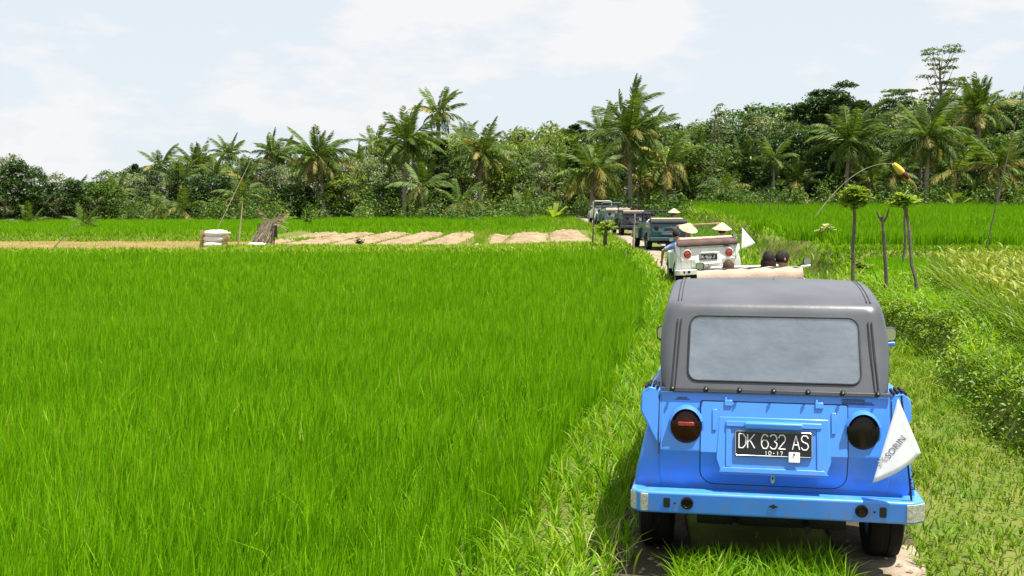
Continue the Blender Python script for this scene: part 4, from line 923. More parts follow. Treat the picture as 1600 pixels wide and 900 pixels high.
def rice_bands(name, label, bands, keep, mat, hz, seed, hills=True, lean=(0.05, 0.32), base=-0.02):
    rg = np.random.default_rng(seed); parts = []
    for y0, y1, dens, seg, wd, x0, x1 in bands:
        n = int(dens * (x1 - x0) * (y1 - y0)); x, y = scatter(n, x0, x1, y0, y1, keep, rg)
        if hills:                                        # planted in hills about 22 cm apart
            g = 0.21; cx = (np.round(x / g) + 0.22 * np.sin(np.round(y / g) * 12.9898 + np.round(x / g) * 78.2)) * g; cy = (np.round(y / g) + 0.22 * np.sin(np.round(x / g) * 39.3 + np.round(y / g) * 11.1)) * g
            f = rg.uniform(0.05, 0.55, len(x)); x = x + (cx - x) * f; y = y + (cy - y) * f
        n = len(x); P = np.stack([x, y, H(x, y) + base], -1)
        hv = np.array([0.0] * n) + 0.10 * np.sin(x * 1.3 + 2 * np.sin(y * 0.7)) * np.sin(y * 1.1 + x * 0.3)
        h = rg.normal(hz, hz * 0.13, n) * (1 + hv)
        parts.append(blades(P, h, np.full(n, wd) * rg.uniform(0.7, 1.3, n), rg.uniform(*lean, n) + (rg.random(n) < 0.06) * 0.45, rg.normal(0.35, 1.5, n), seg, np.clip(rg.normal(0.45, 0.21, n), 0, 0.97) + (rg.random(n) < 0.010) * 0.4, 1.0, rg))
    V, F, r_ = join(parts)
    return tag(link(name, np_mesh(name, V, F, mat, r_)), label, 'rice', kind='stuff')
edgeL = lambda y: rc(y) - 1.72 + 0.12 * np.sin(y * 1.7) + 0.07 * np.sin(y * 4.3)
inL = lambda x, y: (x < edgeL(y)) & inview(x, y, 1.5) & (y < 42.2)
rice_bands('rice_field', 'bright green young rice filling the field left of the track',
    [(4.5, 9, 1650, 3, 0.0072, -7, 1), (9, 15, 1100, 3, 0.0085, -9, 2), (15, 24, 600, 2, 0.012, -13, 3.2), (24, 33, 330, 2, 0.020, -18, 4), (33, 42.4, 220, 2, 0.030, -22, 5)], inL, M_rice, 0.50, 1, lean=(0.03, 0.24))
inR = lambda x, y: (x > rc(y) + uL(y) + 0.75 + 0.25 * np.sin(y * 0.8)) & inview(x, y, 3) & (y > 31.4) & (y < 92)
rice_bands('rice_field', 'bright green rice on the raised terrace right of the track',
    [(31, 38, 330, 2, 0.026, 6, 22), (38, 52, 130, 2, 0.045, 6, 28), (52, 93, 62, 1, 0.085, 8, 46)], inR, M_rice2, 0.50, 2, hills=False)
inF = lambda x, y: inview(x, y, 4) & (((x < -12.9) & (y > 58.6) & (y < 84)) | ((x < rc(y) - 5.5) & (y > 77) & (y < 97) & (x > -14)) | ((x > -12.9) & (x < rc(y) - 3.5) & (y > 70.5) & (y < 77)) )
rice_bands('rice_field', 'far strips of green rice in front of the left tree belt', [(58, 97, 70, 1, 0.085, -46, 3)], inF, M_rice2, 0.42, 3, hills=False)
inG = lambda x, y: (x > rc(y) + uL(y) + 0.9) & inview(x, y, 3) & (y > 22.8) & (y < 29.2)
rice_bands('rice_field', 'low green rice between the ripening plot and the terrace bank', [(22.6, 29.4, 420, 2, 0.02, 6, 17)], inG, M_rice2, 0.38, 4, hills=False)

# ripening rice: tall leaning stems with nodding golden ears
rg = np.random.default_rng(21); x, y = scatter(60000, 4, 14, 8.5, 22.3, lambda x, y: yellow_in(x, y) & inview(x, y, 1.5), rg)
edge_d = x - np.interp(y, [9, 11.3, 22.6, 23], [4.55, 5.25, 8.2, 8.3]); kk = (edge_d < 1.6) | (rg.random(len(x)) < 0.55); x, y = x[kk], y[kk]
P = np.stack([x, y, H(x, y) - 0.02], -1); n = len(x); hh = rg.normal(0.80, 0.09, n)
q1 = blades(P, hh, np.full(n, 0.013), rg.uniform(0.1, 0.75, n), rg.normal(2.9, 1.2, n), 4, np.clip(rg.normal(0.45, 0.25, n), 0, 1), 1.2, rg)
tag(link('ripening_rice', np_mesh('ripening_rice', *q1[:2], M_ripe, q1[2])), 'ripening yellow green rice plot right of the track', 'rice', kind='stuff')
m = rg.random(n) < 0.28; Pe = P[m] + np.stack([np.zeros(m.sum()), np.zeros(m.sum()), hh[m] * 0.84], -1); ne = m.sum()
q2 = blades(Pe, np.full(ne, 0.16), np.full(ne, 0.026), rg.uniform(0.8, 1.5, ne), rg.normal(2.9, 1.3, ne), 3, rg.random(ne), 0.8, rg)
tag(link('rice_ears', np_mesh('rice_ears', *q2[:2], M_ear, q2[2])), 'golden ears nodding over the ripening rice plot', 'rice', kind='stuff')

# verge grass left of the track, centre strip, right verge
def grass(name, label, n, x0, x1, y0, y1, keep, hfn, wd, mat, seed, lean=(0.1, 0.7), seg=2, tuft=0.0, base=-0.01, mean=0.45):
    rg = np.random.default_rng(seed); x, y = scatter(n, x0, x1, y0, y1, keep, rg); n = len(x)
    if tuft:
        g = tuft; cx = (np.round(x / g) + 0.3 * np.sin(np.round(y / g) * 12.9 + 7 * np.round(x / g))) * g; cy = (np.round(y / g) + 0.3 * np.sin(np.round(x / g) * 39.3 + 5 * np.round(y / g))) * g
        f = rg.uniform(0.2, 0.85, n); x = x + (cx - x) * f; y = y + (cy - y) * f
    P = np.stack([x, y, H(x, y) + base], -1); h = hfn(x, y, rg); w_ = wd * np.maximum(1, y / 11) * rg.uniform(0.7, 1.3, n)
    v = blades(P, h, w_, rg.uniform(*lean, n), rg.uniform(0, 6.283, n), seg, np.clip(rg.normal(mean, 0.23, n), 0, 1), 1.0, rg)
    return tag(link(name, np_mesh(name, *v[:2], mat, v[2])), label, 'grass', kind='stuff')
U = lambda x, y: x - rc(y)
patchy = lambda x, y: 0.5 + 0.5 * np.sin(x * 3.1 + 1.7 * np.sin(y * 1.3)) * np.sin(y * 2.3 + np.sin(x * 2.0))
grass('verge_grass', 'yellow green grass on the verge between rice field and track', 200000, -2, 6, 4, 42, lambda x, y: (U(x, y) > -1.85) & (U(x, y) < np.where(y < 7.6, -0.80, -0.93)) & (rng.random(len(x)) < np.clip(9 / y, 0.25, 1)), lambda x, y, rg: rg.uniform(0.12, 0.34, len(x)) * (0.65 + 0.6 * patchy(x, y)), 0.010, M_grass, 31, (0.15, 0.85), 3, 0.14)
grass('pale_grass', 'pale bent tufts of grass by the rear wheel of the blue car', 60, 0.2, 0.72, 5.3, 7.0, lambda x, y: (U(x, y) > -1.35) & (U(x, y) < -0.78), lambda x, y, rg: rg.uniform(0.2, 0.36, len(x)), 0.008, M_pale, 32, (0.5, 1.1), 4, 0.3)
def inside_car(x, y): return (y > 6.3) & (y < 10.2) & (np.abs(U(x, y)) < 0.9)
grass('centre_grass', 'tufted grass growing between the two wheel tracks', 60000, -1, 7, 3.5, 40, lambda x, y: (np.abs(U(x, y) + 0.02) < 0.46) & (~inside_car(x, y) | (rng.random(len(x)) < 0.3)) & (rng.random(len(x)) < np.where(y < 7, 1, 0.35)), lambda x, y, rg: np.where(y > 6.35, 0.10, 0.25) * rg.uniform(0.5, 1.25, len(x)), 0.008, M_grass, 33, (0.15, 0.8), 3, 0.13)
grass('centre_grass', 'lit grass tufts standing between the tracks behind the blue bumper', 22000, -0.2, 2.6, 3.2, 6.75, lambda x, y: (np.abs(U(x, y) + 0.02) < 0.47), lambda x, y, rg: np.where(y > 6.45, 0.15, 0.25) * rg.uniform(0.5, 1.2, len(x)), 0.0075, M_grass, 133, (0.15, 0.75), 3, 0.10)
grass('short_grass', 'short patchy yellowing grass right of the track', 200000, 1.5, 8, 4, 30, lambda x, y: (U(x, y) > 0.86 + 0.09 * np.sin(y * 5) + 0.05 * np.sin(y * 13)) & (U(x, y) < uL(y) + 0.05) & (rng.random(len(x)) < np.clip(9 / y, 0.2, 1) * (0.35 + 0.65 * patchy(x, y))), lambda x, y, rg: rg.uniform(0.04, 0.13, len(x)) * (0.6 + 0.7 * patchy(x * 0.7, y * 0.7)) * (1 + 0.9 * ss(9, 14, y)), 0.009, M_dry, 34, (0.3, 1.1), 2, 0.11, mean=0.36)
grass('bank_grass', 'green grass on the bank along the right side of the track', 70000, 4, 26, 20, 92, lambda x, y: (U(x, y) > 1.1) & (U(x, y) < uL(y) + 1.0) & (rng.random(len(x)) < np.clip(30 / y, 0.3, 1)), lambda x, y, rg: rg.uniform(0.12, 0.32, len(x)), 0.013, M_grass, 35, (0.15, 0.8), 2)
grass('bund_grass', 'light green grass on the field bund before the tilled soil', 42000, -26, 6, 42, 50, lambda x, y: (U(x, y) < -1.2) & ((x > -12) | (y < 44.8)), lambda x, y, rg: rg.uniform(0.10, 0.30, len(x)), 0.011, M_grass, 36, (0.2, 0.9), 2, mean=0.62)
grass('terrace_grass', 'grass on the earth bank in front of the raised right terrace', 9000, 7, 20, 29.2, 31.6, lambda x, y: (U(x, y) > uL(y) + 0.3), lambda x, y, rg: rg.uniform(0.06, 0.2, len(x)), 0.012, M_grass, 37, (0.2, 0.9), 2)
grass('meadow_grass', 'rough grass around the far bend of the track', 60000, -4, 14, 49, 96, lambda x, y: (np.abs(U(x, y)) > 1.15) & (U(x, y) < 8) & ((x > 4.2) | (y > 66)), lambda x, y, rg: rg.uniform(0.15, 0.4, len(x)), 0.011, M_grass, 38, (0.2, 0.9), 1)
grass('furrow_weeds', 'weedy green strip dividing the tilled beds', 3000, -1.85, -1.1, 49, 71, lambda x, y: x < 9, lambda x, y, rg: rg.uniform(0.15, 0.4, len(x)), 0.012, M_grass, 39, (0.2, 0.9), 1, mean=0.6)
grass('bund_grass', 'grass on the low bank between the harvested strip and the far rice', 9000, -40, -10, 57.2, 59.2, lambda x, y: inview(x, y, 3), lambda x, y, rg: rg.uniform(0.15, 0.4, len(x)), 0.014, M_grass, 139, (0.2, 0.9), 1)
grass('furrow_weeds', 'dull weeds growing in the furrows between the tilled beds', 26000, -11.6, 4, 49.6, 69, lambda x, y: (np.abs((x - 0.04 * (y - 60)) / 2.08 - np.round((x - 0.04 * (y - 60)) / 2.08)) < 0.10) & ((y < 66) | (x < -1.7)), lambda x, y, rg: rg.uniform(0.06, 0.2, len(x)), 0.011, M_dry, 140, (0.2, 0.9), 1)
grass('straw_stubble', 'dry straw stubble on the harvested strip at left', 16000, -34, -12, 44.6, 57.6, lambda x, y: inview(x, y, 3), lambda x, y, rg: rg.uniform(0.03, 0.14, len(x)), 0.012, M_dry, 40, (0.2, 1.2), 1, mean=0.85)

# leafy weeds mounded on the right bank
rg = np.random.default_rng(51); pts = []
for k in range(1150):
    y = rg.uniform(7.5, 24) ; e = np.interp(y, [9, 11.3, 22.6, 24], [4.75, 5.4, 8.2, 8.6]); x0 = float(rc(y)) + float(uL(y)) + 0.12; x = rg.uniform(x0, max(e, x0 + 0.9) + 0.05)
    if x > 0.47 * y + 1.6: continue
    r_ = rg.uniform(0.08, 0.27); h = rg.uniform(0.06, 0.28) * (1.1 if x - x0 > 0.35 else 1.0); m = int(52 * (r_ / 0.17) ** 1.5)
    d = rg.normal(size=(m, 3)); d /= np.linalg.norm(d, axis=1)[:, None]; d[:, 2] = np.abs(d[:, 2])
    p = d * (0.4 + 0.7 * rg.random(m) ** 0.5)[:, None] * np.array([r_, r_, h]) + np.array([x, y, Hs(x, y)])
    pts.append(np.concatenate([p, np.full((m, 1), rg.uniform(-0.25, 0.25))], 1))
for k in range(430):                                   # trailing growth over the steep face
    y = rg.uniform(7.5, 24); x = float(rc(y)) + float(uL(y)) + rg.uniform(-0.05, 0.3); m = int(rg.uniform(12, 40)); h0 = Hs(x, y); r_ = rg.uniform(0.05, 0.20)
    p = rg.normal(size=(m, 3)) * np.array([r_ * 0.6, r_ * 1.2, r_ * 0.9]) + np.array([x, y, h0 + 0.05]); p[:, 2] = np.maximum(p[:, 2], H(p[:, 0], p[:, 1]) + 0.01)
    pts.append(np.concatenate([p, np.full((m, 1), rg.uniform(-0.4, 0.1))], 1))
P = np.concatenate(pts); V, F, r_ = leaf_cloud(P[:, :3], 0.050, 0.35, rg); r_ = np.clip(r_ + np.repeat(P[:, 3], 4), 0, 1)
tag(link('bank_weeds', np_mesh('bank_weeds', V, F, M_weed, r_)), 'leafy green weeds mounded on the bank right of the track', 'weeds', kind='stuff')
grass('bank_blades', 'long grass blades among the weeds on the right bank', 26000, 3.5, 10, 7, 24, lambda x, y: (U(x, y) > uL(y) + 0.15) & ~yellow_in(x - 0.2, y) & inview(x, y, 1.5), lambda x, y, rg: rg.uniform(0.15, 0.5, len(x)), 0.010, M_grass, 52, (0.3, 1.0), 3, 0.18)

grass('trailing_grass', 'grass trailing down the steep face of the right bank', 9000, 3.5, 9, 7, 24, lambda x, y: (U(x, y) > uL(y) - 0.1) & (U(x, y) < uL(y) + 0.28), lambda x, y, rg: rg.uniform(0.12, 0.38, len(x)), 0.010, M_grass, 152, (0.4, 1.2), 3, 0.15, mean=0.3)
# stones and clods pressed into the tracks
rg = np.random.default_rng(61); mb = Mb()
for k in range(420):
    y = rg.uniform(4.5, 14); x = float(rc(y)) + rg.choice((-0.70, 0.70)) + rg.normal(0, 0.15); s = rg.uniform(0.006, 0.022)
    base = [Vector(v) for v in ((1, 0, 0), (0, 1, 0), (-1, 0, 0), (0, -1, 0), (0, 0, 0.7), (0, 0, -0.5))]
    vv = [Vector((x, y, Hs(x, y) + 0.016)) + v * s * rg.uniform(0.7, 1.4) for v in base]
    mb.add(vv, [(0, 1, 4), (1, 2, 4), (2, 3, 4), (3, 0, 4), (1, 0, 5), (2, 1, 5), (3, 2, 5), (0, 3, 5)])
tag(build('track_stones', mb, M_track, None, smooth=False), 'small stones and clods lying in the wheel tracks', 'stones', kind='stuff')
# ------------------------------------------------------------------ small things on the left
M_sack = surf('white woven sack', (0.62, 0.62, 0.62), 0.8, scale=5, bump=0.5, bscale=40, col2=(0.76, 0.76, 0.75))
M_straw = surf('straw', (0.40, 0.29, 0.12), 0.9, scale=9, bump=0.8, bscale=40, col2=(0.55, 0.42, 0.2))
M_bamboo = surf('dry bamboo', (0.30, 0.25, 0.13), 0.6, scale=4, col2=(0.44, 0.37, 0.22)); M_bamboog = surf('green bamboo', (0.16, 0.17, 0.06), 0.55, scale=4, col2=(0.26, 0.25, 0.10))
M_wood = surf('dark weathered wood', (0.055, 0.042, 0.032), 0.9, scale=6, bump=0.5, bscale=25, col2=(0.13, 0.10, 0.08))
M_twig = surf('dead brushwood', (0.19, 0.15, 0.10), 0.9, scale=6, col2=(0.40, 0.33, 0.24))
def gpt(px, py, D):
    c = at(px, py, D); return Vector((c.x, D, Hs(c.x, D)))
def sack(label, loc, L_, W_, Hh, rz, seed, group='filled white sacks by the harvested strip'):
    rd = random.Random(seed); mb = Mb(); n, m = 12, 14
    for i in range(n + 1):
        t = -1 + 2 * i / n; e = (1 - abs(t) ** 5) ** 0.5 if abs(t) < 1 else 0.0; e = max(e, 0.2)
        for k in range(m):
            a = 2 * math.pi * k / m; b = 1 + 0.05 * math.sin(3 * a + 4 * t + seed) + rd.uniform(-.02, .02)
            ca, sa = math.cos(a), math.sin(a); ca = math.copysign(abs(ca) ** 0.9, ca); sa = math.copysign(abs(sa) ** 0.9, sa)
            mb.v.append((t * L_ / 2, ca * W_ / 2 * e * b, Hh / 2 + sa * Hh / 2 * e * b))
    for i in range(n):
        for k in range(m): mb.f.append((i * m + k, i * m + (k + 1) % m, (i + 1) * m + (k + 1) % m, (i + 1) * m + k))
    mb.f += [tuple(range(m)), tuple(n * m + k for k in range(m))]
    o = empty('sack', loc, rz); tag(o, label, 'sack', group); build('bag', mb, M_sack, o, ang=70)
    build('tied_neck', Mb().tube([(L_ / 2 - 0.02, 0, Hh / 2), (L_ / 2 + 0.05, 0, Hh / 2 + 0.01), (L_ / 2 + 0.09, 0, Hh / 2 + 0.02)], [0.05, 0.025, 0.05], 8), M_sack, o)
    return o
g = gpt(336, 383, 50)
sack('white sack at the bottom of the stack by the harvested strip', g + Vector((0, 0, 0.0)), 1.0, 0.55, 0.29, 0.05, 1)
sack('white sack in the middle of the stack by the harvested strip', g + Vector((0.0, 0.03, 0.25)), 1.02, 0.55, 0.29, -0.04, 2)
sack('white sack on top of the stack by the harvested strip', g + Vector((0.06, 0, 0.50)), 1.05, 0.55, 0.28, 0.03, 3)
sack('white sack lying flat in front of the brushwood shelter', gpt(402, 384, 50), 0.85, 0.5, 0.26, -0.1, 4)
sack('small white sack lying on the bund before the tilled beds', gpt(747, 380, 49.0), 0.36, 0.3, 0.22, 0.1, 5)
def bundle(name, label, loc, n, ln, r, spread, mat, seed, cat, lean=(0, 0)):
    """tied bundle of stalks"""
    rd = random.Random(seed); o = empty(name, loc); tag(o, label, cat); mb = Mb()
    for k in range(n):
        a = rd.uniform(0, 6.28); q = math.sqrt(rd.random()) * r; tp = q * spread
        mb.tube([(q * math.cos(a) * 1.2, q * math.sin(a), 0), (q * 0.6 * math.cos(a) + lean[0] * .5, q * 0.6 * math.sin(a), ln * 0.5), (tp * math.cos(a) + lean[0], tp * math.sin(a) + lean[1], ln * rd.uniform(0.85, 1.1))], 0.012, 4)
    build('stalks', mb, mat, o, smooth=False)['kind'] = 'stuff'
    build('binding', Mb().tube([(r * 0.75 * math.cos(a) + lean[0] * .5, r * 0.65 * math.sin(a), ln * 0.5) for a in np.linspace(0, 6.283, 14, endpoint=False)], 0.014, 5, closed=True), M_bamboo, o)
    return o
bundle('straw_bundle', 'straw bundle leaning at the right end of the sack stack', gpt(351, 383, 49.8), 70, 0.5, 0.16, 1.1, M_straw, 1, 'straw bundle', (0.1, 0))
bundle('straw_bundle', 'brown straw bundle standing at the left end of the sack stack', gpt(315, 383, 50.1), 60, 0.72, 0.11, 1.1, M_straw, 2, 'straw bundle', (0.08, 0))
# brushwood shelter
g = gpt(420, 381, 51); sh = empty('brushwood_shelter', g); tag(sh, 'leaning brushwood shelter with dry frond beside the white sacks', 'shelter'); sh.scale = (0.9, 0.9, 0.92); rd = random.Random(9)
for x, y in ((-0.55, 0.35), (0.18, 0.3), (0.22, -0.35), (-0.5, -0.3)): build('post', Mb().tube([(x, y, -0.1), (x + 0.06, y, 1.15)], 0.035, 6), M_wood, sh)
th = Mb()
for k in range(230):
    x0 = rd.uniform(-0.85, 0.2); y0 = rd.uniform(-0.5, 0.5); t = rd.random()
    p0 = Vector((x0 * 0.9 - 0.05, y0, 0.15 + 0.5 * t * rd.random())); p1 = Vector((x0 * 0.45 + 0.25 + rd.uniform(-.15, .15), y0 * 0.6, 0.9 + 0.45 * rd.random()))
    th.tube([p0, (p0 + p1) / 2 + Vector((rd.uniform(-.06, .06), 0, rd.uniform(-.05, .08))), p1], [0.016, 0.012, 0.006], 4)
build('brush_wall', th, M_twig, sh, smooth=False)['kind'] = 'stuff'
tw = Mb()
for k in range(46):
    a = rd.uniform(-0.5, 1.1); L_ = rd.uniform(0.4, 0.95); p0 = Vector((0.15 + rd.uniform(-.15, .15), rd.uniform(-.3, .3), 1.05)); d = Vector((math.cos(a), rd.uniform(-.3, .3), math.sin(a) * 0.8))
    tw.tube([p0, p0 + d * L_ * 0.5 + Vector((0, 0, 0.06)), p0 + d * L_ - Vector((0, 0, 0.08))], [0.012, 0.008, 0.004], 4)
build('twigs', tw, M_twig, sh, smooth=False)['kind'] = 'stuff'
for k, (az, pt) in enumerate(((0.1, 62), (-0.4, 48), (2.8, 70))):
    o = link('dry_frond', FRD[k % 2], None, sh, (0.1, 0, 1.0)); o.scale = (1.15,) * 3; o.rotation_euler = (Matrix.Rotation(az, 3, 'Z') @ Matrix.Rotation(-R(pt), 3, 'Y')).to_euler()
build('hanging_cloth', Mb().prism([(0.34, 0.50), (0.50, 0.46), (0.47, 1.05), (0.36, 1.08)], 'y', -0.32, -0.29), M_blackcv, sh, 0.01)
def pole(name, label, p0, p1, r, mat, sag=0.0, cat='pole', group=None, nodes=True):
    p0, p1 = Vector(p0), Vector(p1); pts = []; n = 12
    for i in range(n + 1):
        t = i / n; q = p0.lerp(p1, t) + Vector((0, 0, 4 * sag * t * (1 - t))); pts.append(q - p0)
    rr = []; 
    for i in range(n + 1): rr.append(r * (1 - 0.55 * i / n) * (1.18 if nodes and i % 2 == 0 else 0.95))
    o = build(name, Mb().tube(pts, rr, 7), mat, None, loc=p0); return tag(o, label, cat, group)
pole('bamboo_pole', 'thin bamboo pole leaning over the harvested strip at left', gpt(81, 392, 46.5), at(117, 352, 47), 0.02, M_wood)
pole('bamboo_pole', 'long bamboo pole leaning right above the sack stack', gpt(336, 352, 62), at(394, 246, 63), 0.024, M_twig)
pole('bamboo_stake', 'upright yellowish bamboo stake between sack stack and shelter', gpt(372, 382, 50.5), at(379, 318, 50.5), 0.045, M_bamboo)
pole('bamboo_stake', 'thin dark stake left of the roadside bush', gpt(926, 378, 46), at(929, 308, 46), 0.035, M_wood)
pole('bamboo_stake', 'weathered stake standing before the navy car', gpt(989, 388, 42), at(992, 334, 42), 0.05, M_twig)
for i, px in enumerate((1188, 1203, 1216, 1231)):
    pole('field_stick', ['leftmost thin stick in the rear of the right rice field', 'second thin stick from the left in the right rice field', 'third thin stick from the left in the right rice field', 'knobbly stick rightmost of the four in the right rice field'][i], gpt(px, 330, 62), at(px + (2, -1, 1, 0)[i], 306 - 3 * (i == 3), 62), 0.03, M_wood, group='sticks in the right rice field')
b0 = gpt(1540, 392, 30.5); pole('bamboo_pole', 'long bamboo pole leaning out at the right edge of the field', b0, at(1603, 122, 31), 0.018, M_wood, 0.0)
b0 = gpt(1262, 318, 46); b1 = at(1396, 256, 46.5); pole('bamboo_pole', 'curved bamboo rod arching over the right rice field', b0, b1, 0.016, M_twig, 0.75)
# bird scarer hanging from the curved rod
M_yel = surf('yellow plastic film', (0.75, 0.42, 0.03), 0.35, scale=6, bump=0.3, bscale=20, col2=(0.8, 0.5, 0.10)); M_mar = surf('maroon plastic film', (0.10, 0.012, 0.012), 0.4, scale=6, bump=0.3, bscale=20)
sb = empty('bird_scarer', b1); tag(sb, 'yellow and maroon bag fluttering from the curved bamboo rod', 'bird scarer')
ax = Vector((0.62, 0, -0.60)).normalized()
def blob(t0, t1, ra, rb, mat, name):
    mb = Mb(); pts = [ax * (t0 + (t1 - t0) * q) for q in np.linspace(0, 1, 7)]
    mb.tube(pts, [(ra + (rb - ra) * q) * (0.55 + 0.45 * math.sin(math.pi * min(1, 0.15 + q * 0.75))) for q in np.linspace(0, 1, 7)], 9); build(name, mb, mat, sb, ang=70)
blob(0.0, 0.52, 0.10, 0.17, M_yel, 'yellow_bag'); blob(0.5, 0.85, 0.14, 0.11, M_mar, 'maroon_tail'); build('string', Mb().tube([(0, 0, 0.0), ax * 0.06], 0.012, 5), M_wood, sb)

# ------------------------------------------------------------------ planted stems and shrubs
M_stem = surf('green grey stem', (0.07, 0.062, 0.04), 0.85, scale=8, bump=0.5, bscale=40, col2=(0.16, 0.14, 0.09))
def leaf_rosette(n, ln, wd, seed, el=(10, 60), z=0.0):
    """broad leaves with a midrib fold round one point"""
    rd = random.Random(seed); V = []; F = []; rn = []
    for k in range(n):
        a = k * 2.4 + rd.uniform(-.3, .3); e = R(rd.uniform(*el)); L_ = ln * rd.uniform(0.7, 1.15); W_ = wd * rd.uniform(0.8, 1.2)
        d = Vector((math.cos(a) * math.cos(e), math.sin(a) * math.cos(e), math.sin(e))); s = Vector((-math.sin(a), math.cos(a), 0)); o = len(V); p = Vector((0, 0, z * rd.uniform(-1, 1)))
        for t, w_, dr in ((0.0, 0.12, 0), (0.3, 0.8, 0.02), (0.65, 1.0, 0.10), (1.0, 0.0, 0.32)):
            c = p + d * L_ * t - Vector((0, 0, dr * L_)); V += [c - s * W_ * w_ / 2 + Vector((0, 0, 0.15 * W_ * w_)), c, c + s * W_ * w_ / 2 + Vector((0, 0, 0.15 * W_ * w_))]
        for i in range(3):
            for j in range(2): q = o + i * 3 + j; F += [(q, q + 1, q + 4), (q, q + 4, q + 3)]
        rn += [rd.random()] * 12
    return np.array([tuple(v) for v in V]), np.array(F), np.array(rn)
M_lime = leafy('lime green leaves', [(0, (0.11, 0.20, 0.02)), (0.5, (0.21, 0.33, 0.03)), (1, (0.36, 0.42, 0.07))], 0.4, 0.45)
def sapling(name, label, base, top, r, crown, mat, seed, cat='sapling', forks=0, stem=None):
    rd = random.Random(seed); o = empty(name, base); tag(o, label, cat, 'planted stems on the right bank')
    b, t = Vector((0, 0, -0.05)), Vector(top) - Vector(base); pts = [b.lerp(t, q) + Vector((rd.uniform(-.02, .02), rd.uniform(-.02, .02), 0)) * (0 < q < 1) for q in np.linspace(0, 1, 8)]
    mb = Mb().tube(pts, [r * (1.1 - 0.35 * q) * (1 + 0.1 * (i % 2)) for i, q in enumerate(np.linspace(0, 1, 8))], 7)
    for k in range(forks):
        a = rd.uniform(0, 6.28); mb.tube([t * 0.93, t * 0.97 + Vector((0.07 * math.cos(a), 0.07 * math.sin(a), 0.05)), t + Vector((0.10 * math.cos(a), 0.10 * math.sin(a), rd.uniform(0.05, 0.2)))], [r * 0.7, r * 0.55, r * 0.35], 5)
    build('stem', mb, stem or M_stem, o)
    if crown:
        parts = []
        for k in range(crown[0]):
            d = Vector((rd.gauss(0, 1), rd.gauss(0, 1), rd.gauss(0.25, 0.8))); d = d.normalized() * crown[1] * rd.uniform(0.2, 1.0); d.z *= crown[4] if len(crown) > 4 else 0.8
            v, f, q = leaf_rosette(crown[5] if len(crown) > 5 else 6, crown[2], crown[3], seed * 50 + k); parts.append((v + np.array(tuple(t + d)), f, q))
        V, F, q = join(parts); link('foliage', np_mesh('foliage', V, F, mat, q), None, o)
    return o
g = gpt(1333, 436, 23.2); sapling('sapling', 'slim sapling with round lime green leaf ball on the right bank', g, at(1334, 311, 23.2), 0.040, (190, 0.30, 0.11, 0.065, 0.95), M_lime, 1)
g = gpt(1386, 462, 19.8); sapling('bare_stem', 'bare dark planted stem with a forked tip right of the ball topped sapling', g, at(1379, 338, 19.8), 0.032, None, None, 2, 'stem', 3, M_wood)
g = gpt(1437, 474, 19.0); sapling('sapling', 'leaning planted stem with drooping leafy top, nearest the ripening rice', g, at(1413, 318, 19.2), 0.030, (30, 0.22, 0.20, 0.08, 0.6, 5), M_lime, 3, forks=3)
g = gpt(1413, 404, 27.5); sapling('bare_stem', 'short brown stake behind the leaning leafy stem', g, at(1414, 330, 27.5), 0.035, None, None, 4, 'stem', 2)
g = gpt(1290, 385, 35.5); sapling('sapling', 'frangipani like sapling with long pale leaves in the right rice field', g, at(1291, 362, 35.5), 0.03, (5, 0.30, 0.36, 0.11, 0.3, 7), M_pale, 5, forks=4)
g = gpt(1348, 415, 25.5); sapling('shrub', 'low lime shrub at the foot of the ball topped sapling', g, g + Vector((0, 0, 0.25)), 0.02, (22, 0.26, 0.14, 0.07, 0.7), M_lime, 6, 'shrub')
g = gpt(945, 385, 44.5); sapling('roadside_bush', 'lime green roadside bush left of the track before the pale car', g, g + Vector((0.05, 0, 0.75)), 0.08, (90, 0.46, 0.17, 0.06, 0.75), M_lime, 7, 'bush', 4, M_wood)
g = gpt(562, 383, 49.5); sapling('roadside_bush', 'small dark pointed bush at the edge of the tilled beds', g, g + Vector((0, 0, 0.24)), 0.03, (60, 0.22, 0.10, 0.05, 1.3), LEAFS['dark'], 8, 'bush')
g = gpt(222 + 506, 362, 72); sapling('roadside_bush', 'low green bush on the bank behind the tilled beds', gpt(480, 352, 76), gpt(480, 352, 76) + Vector((0, 0, 0.3)), 0.03, (40, 0.35, 0.16, 0.08, 0.7), LEAFS['mid'], 9, 'bush')
def spiky(name, label, base, n, ln, wd, mat, seed, cat, el=(15, 80)):
    o = empty(name, base); tag(o, label, cat); rd = random.Random(seed)
    for k in range(n):
        v, f, q = leaf_rosette(1, ln * rd.uniform(0.75, 1.1), wd, seed * 31 + k, el); lf = link('leaf', np_mesh('leaf', v, f, mat, q), None, o, (rd.uniform(-.03, .03), rd.uniform(-.03, .03), 0)); lf.rotation_euler.z = k * 2.4
    build('stump', Mb().tube([(0, 0, -0.05), (0, 0, 0.12)], [0.07, 0.05], 7), M_wood, o)
    return o
spiky('spiky_plant', 'dark spiky plant at the verge left of the teal car', gpt(985, 392, 38.5), 16, 0.75, 0.07, LEAFS['mid'], 3, 'plant')
bn = spiky('banana_plant', 'banana plant with broad upright leaves at the foot of the belt', gpt(865, 348, 84), 9, 2.0, 0.55, M_lime, 5, 'banana plant', (25, 75))
spiky('banana_plant', 'banana plant with broken leaves behind the right rice field', gpt(1495, 322, 82), 8, 2.0, 0.55, LEAFS['light'], 6, 'banana plant', (25, 75))
spiky('banana_plant', 'banana plant low in the belt left of the yellowing palm', gpt(447, 345, 90), 8, 2.0, 0.5, LEAFS['light'], 7, 'banana plant', (20, 75))
spiky('reed_tuft', 'pale tuft of reeds at the back of the right rice field', gpt(1262, 322, 84), 26, 1.2, 0.07, M_pale, 8, 'reeds', (55, 88))

